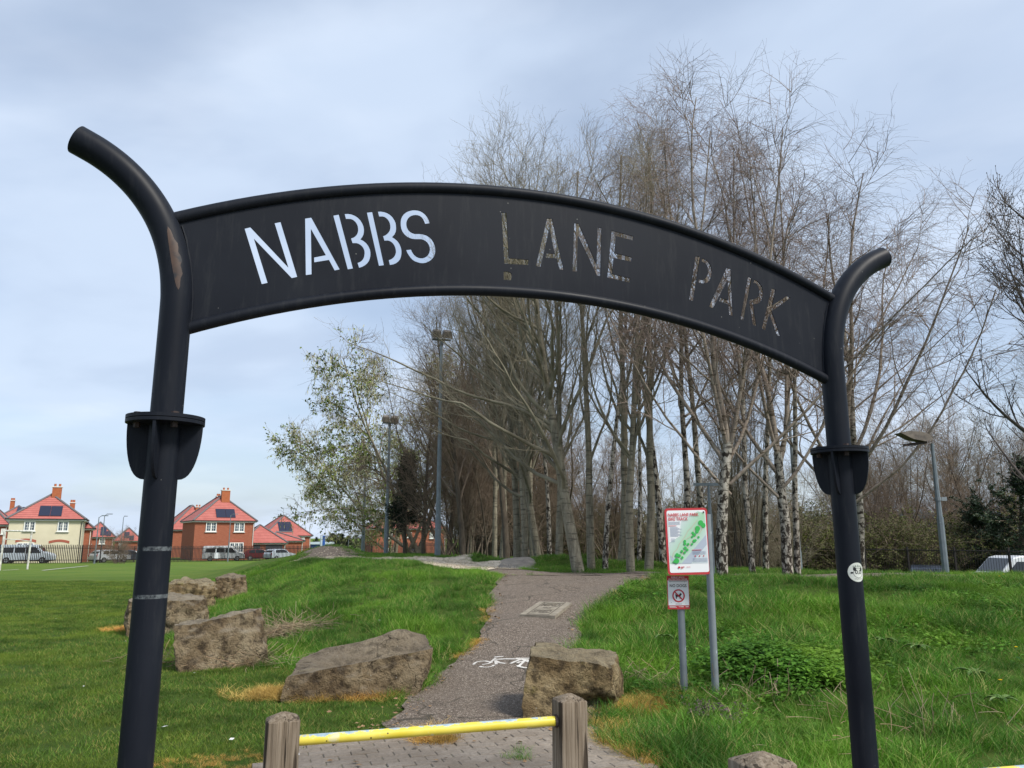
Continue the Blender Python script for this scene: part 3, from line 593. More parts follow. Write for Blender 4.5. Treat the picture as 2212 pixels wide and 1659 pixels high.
shear = Matrix(((un.x, vn.x, nn.x, 0), (un.y, vn.y, nn.y, 0), (un.z, vn.z, nn.z, 0), (0, 0, 0, 1))); LU, LV = u_.length, v_.length
b = MB(); b.box((0, 0, .028), (LU, LV, .05), shear); b.build('slab', M_CONC, sl)
b = MB()
for x in (-.31, .31): b.box((x * LU, 0, .0545), (.014, LV * .96, .003), shear)
for y in (-.46, .40): b.box((0, y * LV, .0545), (LU * .62, .03, .003), shear)
b.build('moulded_edge', M_GROOVE, sl)
for i, (w, s) in enumerate((('MIND', .30), ('YOUR', .13), ('SPEED', .27))):
    o = text(w, s * LV, M_GROOVE, sl, (0, 0, 0), (0, 0, 0), .02, align='CENTER', sx=.9 * LU / LV)
    o.matrix_local = shear @ Matrix.Translation((0, (.14, -.03, -.33)[i] * LV, .057)) @ Matrix.Diagonal((.8 * LU / LV * .9, 1, 1, 1))
# painted bicycle, outlines drawn in plan from picture points
Z5 = lambda x, y: ((1480 + x * .24864) * .6777, (1880 + y * .24864) * .6777)
def strip(b, pts, w=.035):
    P_ = [hit(*Z5(*q)) for q in pts]
    for a, c in zip(P_[:-1], P_[1:]):
        d = (c - a); d.z = 0; L = d.length; k = max(1, int(L / .12)); nrm = Vector((-d.y, d.x, 0)).normalized() * w / 2
        for i in range(k):
            s0, s1 = a.lerp(c, i / k) , a.lerp(c, (i + 1) / k); q = [s0 - nrm, s1 - nrm, s1 + nrm, s0 + nrm]; b.add([(p.x, p.y, hz(p.x, p.y) + .025) for p in q], [(0, 1, 2, 3)])
b = MB()
def ell(cx, cy, rx, ry, a0, a1, n=16): return [(cx + rx * math.cos(R(a)), cy + ry * math.sin(R(a))) for a in np.linspace(a0, a1, n)]
strip(b, ell(245, 982, 122, 38, 170, 330)); strip(b, ell(270, 985, 115, 36, 10, 130)); strip(b, [(230, 988), (320, 975), (400, 905)]); strip(b, [(385, 890), (500, 884)]); strip(b, [(395, 922), (820, 928)])
strip(b, [(395, 935), (450, 965), (530, 975)]); strip(b, [(590, 975), (730, 915), (900, 985), (1000, 985)]); strip(b, [(660, 905), (840, 905)]); strip(b, [(400, 930), (410, 985)])
strip(b, ell(860, 985, 190, 48, 200, 520, 30)); strip(b, [(820, 928), (900, 985)]); strip(b, [(690, 1020), (770, 940)])
tag(b.build('bicycle_marking', M_LINE), 'worn white painted bicycle symbol on the asphalt path beside the squat boulder', 'road marking')

# ------------------------------------------------------------------ boulders
def boulder(label, fb, ft, bt, mat, seed, n=30, rnd=.16, amp=.05, dent=None, group='boulders along the foot of the bank'):
    """fb: front bottom left/right, ft: front top left/right, bt: back top left/right as (px, py, Y)"""
    FB = [at(*p) for p in fb]; FT = [at(*p) for p in ft]; BT = [at(*p) for p in bt]
    BB = [Vector((BT[i].x + (FB[i].x - FT[i].x) * .2, BT[i].y + .1, 0)) for i in (0, 1)]
    for p in FB + BB: p.z = hz(p.x, p.y) - .10
    C8 = {(0, 0, 0): FB[0], (1, 0, 0): FB[1], (0, 0, 1): FT[0], (1, 0, 1): FT[1], (0, 1, 1): BT[0], (1, 1, 1): BT[1], (0, 1, 0): BB[0], (1, 1, 0): BB[1]}
    cen = sum(C8.values(), Vector()) / 8; base = Vector((cen.x, cen.y, hz(cen.x, cen.y))); t = thing('boulder', base, label, 'boulder', 0, group)
    b = MB(); off = Vector((seed * 7.3, seed * 3.1, seed * 5.7)); vid = {}; vs = []; fs = []
    size = ((FB[1] - FB[0]).length + .7) / 2
    def pt(u, v, w):
        key = (round(u, 5), round(v, 5), round(w, 5))
        if key in vid: return vid[key]
        # rounded cube parameters
        c = Vector((u * 2 - 1, v * 2 - 1, w * 2 - 1)); L = (abs(c.x) ** 5 + abs(c.y) ** 5 + abs(c.z) ** 5) ** .2; c = c * (1 - rnd + rnd * (1 / max(L, 1e-6)) if L > 0 else 1)
        e = c.length; k = 1 - rnd * .55 * max(0, (e - 1.15)) / .58; c = c * k
        u2, v2, w2 = (c.x + 1) / 2, (c.y + 1) / 2, (c.z + 1) / 2; p = Vector()
        for (i, j, l), q in C8.items(): p += q * ((u2 if i else 1 - u2) * (v2 if j else 1 - v2) * (w2 if l else 1 - w2))
        nd = (p - cen).normalized(); f1 = mnoise.fractal(p * 1.6 + off, .9, 2.1, 5); f2 = mnoise.cell(p * 3.1 + off); rg = 1 - abs(mnoise.noise(p * 2.6 + off)) * 2
        p = p + nd * (f1 * amp * 1.5 + (rg - .5) * amp * .8 * (1 if rg > .5 else .4) + mnoise.noise(p * 9 + off) * amp * .5 + mnoise.noise(p * 20 + off) * amp * .32)
        if dent: p = dent(p, u2, v2, w2)
        vid[key] = len(vs); vs.append(p - base); return vid[key]
    g = [i / n for i in range(n + 1)]
    for a in range(n):
        for c in range(n):
            for f in range(6):
                q = []
                for s_, r_ in ((g[a], g[c]), (g[a + 1], g[c]), (g[a + 1], g[c + 1]), (g[a], g[c + 1])):
                    q.append(pt(*[(0, s_, r_), (1, s_, r_), (s_, 0, r_), (s_, 1, r_), (s_, r_, 0), (s_, r_, 1)][f]))
                fs.append(q)
    b.add(vs, fs); b.build('stone', mat, t, True, 50); return t
def dish(p, u, v, w):
    if w > .55: p.z += (w - .55) / .45 * (-.20 * math.exp(-((u - .58) / .36) ** 4 - ((v - .46) / .22) ** 2) + (.07 + .12 * math.exp(-((u - .74) / .20) ** 2)) * math.exp(-((v - .92) / .15) ** 2) * (1 - math.exp(-(u / .12) ** 2)))
    return p
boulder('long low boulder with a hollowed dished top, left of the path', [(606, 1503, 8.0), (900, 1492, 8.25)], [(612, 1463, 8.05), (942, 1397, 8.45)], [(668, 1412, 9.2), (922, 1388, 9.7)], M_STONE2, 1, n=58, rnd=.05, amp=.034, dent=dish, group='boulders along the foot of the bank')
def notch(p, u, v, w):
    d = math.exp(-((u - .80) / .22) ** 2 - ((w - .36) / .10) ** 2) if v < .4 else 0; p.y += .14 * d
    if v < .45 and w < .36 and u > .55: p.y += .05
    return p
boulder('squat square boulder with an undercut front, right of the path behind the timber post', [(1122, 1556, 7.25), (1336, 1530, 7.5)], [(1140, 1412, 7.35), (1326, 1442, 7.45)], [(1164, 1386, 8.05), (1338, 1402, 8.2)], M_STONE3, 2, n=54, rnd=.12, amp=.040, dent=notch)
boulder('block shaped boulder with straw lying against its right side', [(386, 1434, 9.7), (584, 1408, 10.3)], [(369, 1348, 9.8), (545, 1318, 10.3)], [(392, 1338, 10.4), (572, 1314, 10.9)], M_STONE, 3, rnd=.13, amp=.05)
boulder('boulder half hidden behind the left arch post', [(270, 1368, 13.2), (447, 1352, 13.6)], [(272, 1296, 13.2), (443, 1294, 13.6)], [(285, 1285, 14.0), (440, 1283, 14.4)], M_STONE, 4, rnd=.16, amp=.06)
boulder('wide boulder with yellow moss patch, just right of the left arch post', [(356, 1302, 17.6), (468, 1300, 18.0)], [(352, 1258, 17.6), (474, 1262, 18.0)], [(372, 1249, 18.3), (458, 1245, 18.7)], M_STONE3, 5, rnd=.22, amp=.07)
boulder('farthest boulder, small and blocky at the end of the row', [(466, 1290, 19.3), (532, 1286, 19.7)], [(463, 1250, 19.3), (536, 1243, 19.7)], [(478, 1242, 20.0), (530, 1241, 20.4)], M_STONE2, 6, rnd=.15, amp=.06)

# ------------------------------------------------------------------ the two signs on posts
M_RED = mk('sign_red', (.50, .045, .055), rough=.4); M_SWHITE = mk('sign_white', (.80, .81, .83), rough=.35); M_TXT = mk('sign_black', (.02, .02, .025), rough=.5); M_TXTR = mk('sign_red_print', (.52, .03, .05), rough=.5)
M_TXTB = mk('sign_grey_print', (.28, .32, .44), rough=.6); M_MAPG = mk('map_green', (.05, .42, .09), rough=.4); M_MAPR = mk('map_road', (.42, .47, .56), rough=.4); M_MAPL = mk('map_light_green', (.32, .60, .35), rough=.4); M_MAPT = mk('map_track', (.52, .50, .40), rough=.5)
n = NT('map_background', .35, .4); O = n.tc.outputs['Object']; x, y, z = n.xyz(O)
d_ = n.math('ABSOLUTE', n.math('SUBTRACT', z, n.math('MULTIPLY', x, 1.4))); n.color(n.mix(n.ramp(n.math('ADD', d_, 0), [(.02, .85), (.30, 0.)]), (.60, .66, .70), (.33, .60, .37))); M_MAPB = n.m
def rrect(w, h, r, k=6): return [(sx * (w / 2 - r) + r * math.cos(a), sz * (h / 2 - r) + r * math.sin(a)) for sx, sz, a0 in ((1, 1, 0), (-1, 1, 90), (-1, -1, 180), (1, -1, 270)) for a in [R(a0 + 90 * i / k) for i in range(k + 1)]]
# map sign
bpos = hit(1547, 1516); Y1 = bpos.y; tl, br_ = at(1437, 1097.5, Y1 - .05), at(1535, 1241.5, Y1 - .05); W_, H_ = (br_.x - tl.x) * 1.03, tl.z - br_.z
s1 = thing('map_sign', bpos, 'red edged bike track map board on a tall grey post', 'sign')
b = MB(); ptop = tl.z - .06; b.tube([(0, 0, -.2), (0, 0, ptop - bpos.z)], .036, 20); b.build('post', M_GALV, s1, True)
bc = Vector(((tl.x + br_.x) / 2 - .0 - bpos.x, -.045, (tl.z + br_.z) / 2 - bpos.z)); T0 = Matrix.Translation(bc) @ Matrix.Rotation(R(4), 4, 'Z') @ Matrix.Rotation(R(-1.2), 4, 'Y')
b = MB(); b.prism(rrect(W_, H_, .035), -.004, .004, T0); panel = b.build('board', M_RED, s1)
def sheet(name, poly, mat, off, M=T0, par=s1):
    b = MB(); b.add([M @ Vector((x, -.004 - off, z)) for x, z in poly], [tuple(range(len(poly)))[::-1]]); return b.build(name, mat, par)
w2, h2 = W_ - .04, H_ - .045; fx = lambda u: (u - .5) * w2; fz = lambda v: (.5 - v) * h2
me_ = sheet('face', rrect(w2, h2, .02), M_SWHITE, .001)
mb_ = MB(); mb_.add([Vector((x, -.0062, z)) for x, z in [(fx(.02), fz(.86)), (fx(.98), fz(.86)), (fx(.98), fz(.05)), (fx(.80), fz(.02)), (fx(.02), fz(.30))]], [(0, 1, 2, 3, 4)]); o = mb_.build('map_background', M_MAPB, s1); o.matrix_local = T0
sheet('map_road', [(fx(.05), fz(.80)), (fx(.02), fz(.72)), (fx(.30), fz(.86)), (fx(.98), fz(.40)), (fx(.98), fz(.56)), (fx(.55), fz(.86)), (fx(.22), fz(.86))], M_MAPR, .003)
sheet('map_legend', [(fx(.02), fz(.18)), (fx(.36), fz(.15)), (fx(.30), fz(.42)), (fx(.02), fz(.52))], M_SWHITE, .003)
b = MB()
tp = [(.08, .76), (.12, .68), (.22, .62), (.28, .54), (.38, .47), (.46, .40), (.52, .33), (.62, .28), (.68, .23), (.78, .16)]
tp2 = [(.20, .78), (.32, .72), (.40, .64), (.50, .60), (.58, .52), (.70, .44), (.80, .38), (.88, .32), (.86, .26), (.72, .27), (.66, .36), (.54, .44), (.42, .48)]
for P_ in (tp, tp2):
    for (a0, a1), (c0, c1) in zip(P_[:-1], P_[1:]):
        a, c = Vector((fx(a0), 0, fz(a1))), Vector((fx(c0), 0, fz(c1))); d = (c - a).normalized(); nn_ = Vector((-d.z, 0, d.x)) * .0035; b.add([T0 @ (p + Vector((0, -.0085, 0))) for p in (a - nn_, c - nn_, c + nn_, a + nn_)], [(0, 1, 2, 3)])
b.build('map_track', M_MAPT, s1)
for k, (u, v, r) in enumerate([(.86, .21, .030), (.92, .25, .028), (.77, .30, .030), (.75, .35, .020), (.64, .37, .015), (.68, .40, .018), (.62, .43, .013), (.78, .44, .013), (.66, .50, .018), (.70, .49, .013), (.42, .50, .015), (.42, .54, .016), (.50, .55, .014), (.60, .55, .013), (.42, .61, .018), (.47, .64, .014), (.33, .66, .015), (.40, .68, .014), (.20, .72, .022), (.26, .73, .016), (.33, .76, .014), (.18, .81, .030), (.12, .82, .014)]):
    sheet('map_tree', [(fx(u) + r * W_ / .5 * math.cos(R(a)), fz(v) + r * W_ / .5 * math.sin(R(a)) * 1.05) for a in range(0, 360, 36)], M_MAPG, .006 + .0002 * k)
fit_text('NABBS LANE PARK', M_TXTR, s1, T0, fx(.03), fx(.82), fz(.098), fz(.045), -.0115, .018)
fit_text('BIKE TRACK', M_TXTR, s1, T0, fx(.035), fx(.535), fz(.165), fz(.112), -.0115, .018)
b = MB(); lines = [(.03, .185 + .018 * i, .30, .006) for i in range(3)] + [(.06, .27 + .016 * i, .20 + .10 * ((i * 7) % 3) / 2, .006) for i in range(10)] + [(.60, .665 + .014 * i, .34, .005) for i in range(4)] + [(.60, .775 + .013 * i, .37, .005) for i in range(5)] + [(.07, .455 + .022 * i, .10, .006) for i in range(3)]
for u, v, l, h in lines: b.add([T0 @ Vector((fx(x), -.0105, fz(z))) for x, z in ((u, v), (u + l, v), (u + l, v + h), (u, v + h))], [(0, 1, 2, 3)])
tag(b.build('small_print', M_TXTB, s1), kind='stuff')
b = MB()
for u, v, l, h in [(.03, .245, .20, .008), (.59, .640, .24, .010), (.28, .905, .09, .012), (.28, .925, .05, .010), (.42, .910, .10, .006)] : b.add([T0 @ Vector((fx(x), -.0108, fz(z))) for x, z in ((u, v), (u + l, v), (u + l, v + h), (u, v + h))], [(0, 1, 2, 3)])
for cx_ in (.665, .775, .88): b.add([T0 @ Vector((fx(cx_) + .007 * math.cos(R(a)), -.0108, fz(.742) + .007 * math.sin(R(a)))) for a in range(0, 360, 45)], [tuple(range(8))])
b.add([T0 @ Vector((fx(.235) + .011 * math.cos(R(a)), -.0108, fz(.915) + .011 * math.sin(R(a)))) for a in range(0, 360, 30)], [tuple(range(12))])
tag(b.build('red_print', M_TXTR, s1), kind='stuff')
b = MB(); b.add([T0 @ Vector((fx(.95) + .009 * math.cos(R(a)), -.0115, fz(.035) + .009 * math.sin(R(a)))) for a in range(0, 360, 30)], [tuple(range(12))]); b.build('screw_cap', M_BOLT, s1)
# dog sign
bp2 = hit(1479, 1507); Y2 = bp2.y; tl, br_ = at(1440, 1243.5, Y2 - .05), at(1491, 1316, Y2 - .05); W3, H3 = br_.x - tl.x, tl.z - br_.z
s2 = thing('no_dogs_sign', bp2, 'small red and white no dogs sign on a shorter grey post', 'sign')
b = MB(); b.tube([(0, 0, -.2), (0, 0, tl.z - .1 - bp2.z)], .036, 20); b.build('post', M_GALV, s2, True)
T1 = Matrix.Translation(Vector(((tl.x + br_.x) / 2 - bp2.x, -.045, (tl.z + br_.z) / 2 - bp2.z))) @ Matrix.Rotation(R(3), 4, 'Z')
b = MB(); b.prism(rrect(W3, H3, .004, 2), -.0025, .0025, T1); b.build('board', M_RED, s2)
gx_ = lambda u: (u - .5) * W3; gz_ = lambda v: (.5 - v) * H3
sheet('face', [(gx_(.03), gz_(.885)), (gx_(.97), gz_(.885)), (gx_(.97), gz_(.145)), (gx_(.03), gz_(.145))], M_SWHITE, .0, T1, s2)
fit_text('PUBLIC SPACE', M_SWHITE, s2, T1, gx_(.20), gx_(.80), gz_(.070), gz_(.025), -.0052, .012)
fit_text('PROTECTION ORDER', M_SWHITE, s2, T1, gx_(.07), gx_(.93), gz_(.132), gz_(.086), -.0052, .012)
fit_text('NO DOGS', M_TXT, s2, T1, gx_(.12), gx_(.88), gz_(.345), gz_(.255), -.0055, .012)
cx_, cz_ = gx_(.5), gz_(.60); r0, r1 = .285 * W3, .225 * W3; b = MB(); N_ = 36
b.add([T1 @ Vector((cx_ + r * math.cos(2 * math.pi * k / N_), -.0066, cz_ + r * math.sin(2 * math.pi * k / N_))) for r in (r0, r1) for k in range(N_)], [(k, (k + 1) % N_, N_ + (k + 1) % N_, N_ + k) for k in range(N_)])
dx = .707; hw = .026 * W3; b.add([T1 @ Vector((cx_ + s * dx * r1 * 1.04 + q * hw * dx, -.0070, cz_ - s * dx * r1 * 1.04 + q * hw * dx)) for s, q in ((-1, -1), (1, -1), (1, 1), (-1, 1))], [(0, 1, 2, 3)]); b.build('prohibition_ring', M_TXTR, s2)
dog = [(.30, .56), (.34, .46), (.36, .52), (.42, .55), (.60, .54), (.66, .47), (.68, .43), (.72, .46), (.80, .49), (.80, .53), (.74, .56), (.70, .62), (.68, .78), (.63, .78), (.61, .66), (.48, .66), (.42, .68), (.40, .78), (.35, .78), (.34, .66)]
sheet('dog_symbol', [(cx_ + (u - .55) * r0 * 2.05, cz_ + (.60 - v) * r0 * 2.6) for u, v in dog], M_TXT, .0018, T1, s2)
b = MB()
for u, v, l, h, in ((.08, .16, .84, .012), (.35, .84, .30, .012)): b.add([T1 @ Vector((gx_(x), -.0052, gz_(z))) for x, z in ((u, v), (u + l, v), (u + l, v + h), (u, v + h))], [(0, 1, 2, 3)])
for u, v in ((.14, .19), (.80, .19), (.16, .80), (.82, .82)): b.add([T1 @ Vector((gx_(u) + .003 * math.cos(R(a)), -.0052, gz_(v) + .003 * math.sin(R(a)))) for a in range(0, 360, 60)], [tuple(range(6))])
tag(b.build('small_print', M_TXT, s2), kind='stuff')
b = MB()
for u, v, l, h in ((.07, .91, .28, .012), (.07, .935, .34, .012), (.56, .92, .16, .016), (.80, .92, .14, .016)): b.add([T1 @ Vector((gx_(x), -.0052, gz_(z))) for x, z in ((u, v), (u + l, v), (u + l, v + h), (u, v + h))], [(0, 1, 2, 3)])
b.add([T1 @ Vector((gx_(.51) + .004 * math.cos(R(a)), -.0052, gz_(.925) + .004 * math.sin(R(a)))) for a in range(0, 360, 45)], [tuple(range(8))]); tag(b.build('white_print', M_SWHITE, s2), kind='stuff')

# ------------------------------------------------------------------ lamp columns
M_LAMPH = mk('lamp_housing', (.20, .17, .14), (.10, .085, .075), scale=6, rough=.7); M_GLASS = mk('lamp_glass', (.45, .48, .50), rough=.2)
def column(label, base, top, r0, kind, rz=0, lean=(0, 0), group=None):
    t = thing('lamp_column', base, label, 'lamp post', rz, group); h = top.z - base.z; b = MB(); b.tube([(0, 0, -.3), (0, 0, 1.5 if kind != 'street' else 1.0)], r0, 8 if kind != 'street' else 10); b.tube([(0, 0, 1.5 if kind != 'street' else 1.0), (0, 0, h)], [r0 * .82, r0 * .48], 8); b.build('pole', M_GALVD, t, True, 30)
    if kind == 'flood':
        b = MB(); b.box((0, 0, h + .02), (.75, .07, .07)); b.build('crossarm', M_GALVD, t)
        for sx in ((-.22, .22) if r0 > .08 else ()):
            b = MB(); M = Matrix.Translation((sx, -.12, h + .24)) @ Matrix.Rotation(R(28), 4, 'X'); b.box((0, 0, 0), (.40, .42, .26), M, taper=.72); hd = b.build('floodlight', M_LAMPH, t)
            b = MB(); b.box((0, -.02, -.133), (.36, .38, .008), M); b.build('glass', M_GLASS, hd)
    elif kind == 'head':
        b = MB(); b.box((0, 0, h + .02), (.62, .10, .07), Matrix.Rotation(R(-8), 4, 'Y')); b.build('crossarm', M_BOLT, t)
        b = MB(); prof = [(-.95, .26), (-.70, .31), (-.35, .30), (-.12, .22), (-.05, .10), (-.28, .04), (-.62, .10)]; b.prism(prof, -.16, .16, Matrix.Translation((0, 0, h + .0))); b.build('floodlight', M_LAMPH, t)
        b = MB(); b.tube([(0, 0, h * .56), (0, 0, h * .56 + .09)], r0 * 1.0, 10); b.box((.14, 0, h * .56 + .045), (.14, .12, .10)); b.build('collar', M_GALV, t)
    else:
        b = MB(); b.tube([(0, 0, h - .05), (.25, 0, h + .12), (.5, 0, h + .15)], .03, 6); b.box((.62, 0, h + .15), (.62, .24, .09)); b.build('lantern', M_GALVD, t)
    return t
G1 = 'tall floodlight columns beside the bike track'
for lb, bx, by, tx_, ty, Y, r0 in (('tallest grey floodlight column, in front of the bare trees', 945, 1207, 957, 735, 30, .115), ('middle floodlight column in front of the brick house', 833, 1209, 837, 915, 40, .12), ('farthest floodlight column, left of the brick house among trees', 783, 1202, 791, 998, 50, .12)):
    bb = at(bx, by, Y); bb.z = hz(bb.x, bb.y); tt_ = at(tx_, ty, Y); column(lb, bb, tt_, r0, 'flood', R(15), group=G1)
bb = at(2042, 1226, 20.5); bb.z = hz(bb.x, bb.y) ; column('grey lamp column with a tilted floodlight, right of the arch', bb, at(2004, 958, 20.5), .085, 'head', R(5))
bb = at(1728, 1226, 30); bb.z = hz(bb.x, bb.y); column('slim grey column rising behind the twin birch trunks', bb, at(1708, 818, 30), .10, 'flood', R(0), group=G1)
bb = at(1540, 1240, 19.5); bb.z = hz(bb.x, bb.y); column('grey pole directly behind the map board', bb, at(1532, 1048, 19.5), .06, 'flood', R(0), group=G1)
for lb, px, by, ty, Y, rz in (('street lamp in front of the gap right of the cream house', 204, 1214, 1117, 84, 0), ('curved street lamp behind the fence, left of a bare shrub', 217, 1204, 1113, 98, 0), ('distant street lamp standing over the bare shrub', 259, 1200, 1117, 112, R(90)), ('street lamp in front of the big brick house', 492, 1208, 1113, 101, 0), ('street lamp just right of the far red roofed house', 667, 1190, 1134, 150, R(90)), ('short far lamp beside the blue shop sign', 691, 1190, 1158, 150, R(90)), ('short far lamp before the dark conifers', 752, 1190, 1166, 150, R(90))):
    bb = at(px, by, Y); bb.z = hz(bb.x, bb.y); column(lb, bb, at(px, ty, Y), .09, 'street', rz, group='street lamps among the houses')

# ------------------------------------------------------------------ goal and pitch lines
M_GOAL = mk('chipped_white_paint', (.66, .66, .62), (.40, .38, .34), scale=5, rough=.6)
g0 = hit(59, 1230); g1 = at(-2, 1240, g0.y - 3.4); g1.z = hz(g1.x, g1.y); hgt = at(66, 1148, g0.y).z - g0.z
gl = thing('goal', g0, 'white football goal frame on the pitch at far left', 'goal'); d = g1 - g0
b = MB(); b.tube([(0, 0, -.1), (0, 0, hgt)], .062, 12); b.build('post', M_GOAL, gl, True); b = MB(); b.tube([(d.x, d.y, d.z - .1), (d.x, d.y, hgt + .02)], .062, 12); b.build('post', M_GOAL, gl, True)
b = MB(); b.tube([(0, 0, hgt), (d.x, d.y, hgt + .02)], .058, 12); b.build('crossbar', M_GOAL, gl, True)
b = MB(); b.tube([(d.x, d.y, hgt * .8), (d.x + .5, d.y + 1.0, hgt * .78), (d.x + 1.2, d.y + 1.1, hgt * .74)], .03, 8); b.build('net_hook', M_GOAL, gl, True)
def line(P_, w):
    b = MB(); pts = [hit(*p) for p in P_]
    for a, c in zip(pts[:-1], pts[1:]):
        k = 12; dd = (c - a); nr = Vector((-dd.y, dd.x, 0)).normalized() * w / 2; q = []
        for i in range(k + 1): s = a.lerp(c, i / k); q += [(s.x + nr.x, s.y + nr.y, hz(s.x, s.y) + .03), (s.x - nr.x, s.y - nr.y, hz(s.x, s.y) + .03)]
        b.add(q, [(2 * i, 2 * i + 1, 2 * i + 3, 2 * i + 2) for i in range(k)])
    tag(b.build('pitch_line', M_LINE), kind='structure')
line([(92, 1233), (190, 1223)], .22); line([(200, 1218), (232, 1217.2)], .18); line([(6, 1233), (40, 1231)], .18); line([(466, 1217), (500, 1216.6)], .18)
# ------------------------------------------------------------------ houses beyond the pitch
def brick_mat(name, a_, b_, c_):
    n = NT(name, .9, .2); O = n.tc.outputs['Object']; g = n.noise(n.map(O, (1, 1, 3)), 2.2, 8, .75); k = n.noise(n.map(O, (3, 3, 11)), 1.6, 4, .8)
    col = n.ramp(g, [(.3, a_), (.5, b_), (.72, c_)]); col = n.mix(n.ramp(k, [(.62, 0.), (.70, .45)]), col, (.46, .27, .18)); n.color(col); return n.m
M_BRICK = brick_mat('red_brick', (.23, .075, .045), (.30, .105, .062), (.36, .14, .085)); M_BRICKD = brick_mat('orange_brick', (.30, .085, .040), (.37, .12, .055), (.42, .15, .07))
M_RENDER = mk('cream_render', (.55, .50, .36), (.62, .565, .41), scale=.6, rough=.9)
n = NT('red_roof_tile', .8, .3); P = n.geo()['Position']; z = n.xyz(P)[2]; fr = n.math('FRACT', n.math('MULTIPLY', z, 4.4)); g = n.noise(P, 1.4, 6, .7)
col = n.ramp(g, [(.3, (.35, .10, .085)), (.7, (.46, .155, .13))]); col = n.mix(n.ramp(fr, [(.0, .75), (.16, .75), (.26, 0.)]), col, (.14, .035, .028)); n.color(col); M_TILE = n.m
M_HIP = mk('grey_hip_tile', (.14, .13, .135), rough=.8); M_FASC = mk('white_fascia', (.68, .67, .62), rough=.6); M_GUT = mk('black_gutter', (.02, .02, .022), rough=.5)
M_WFR = mk('window_frame', (.72, .72, .68), rough=.5); M_PANE = mk('window_glass', (.035, .05, .07), (.12, .16, .20), scale=.8, rough=.12, spec=.6); M_SOLAR = mk('solar_panel', (.018, .022, .045), rough=.3, spec=.35)
M_ARCHB = mk('brick_arch', (.33, .10, .065), rough=.9); M_GARD = mk('garage_door', (.05, .055, .07), rough=.6)
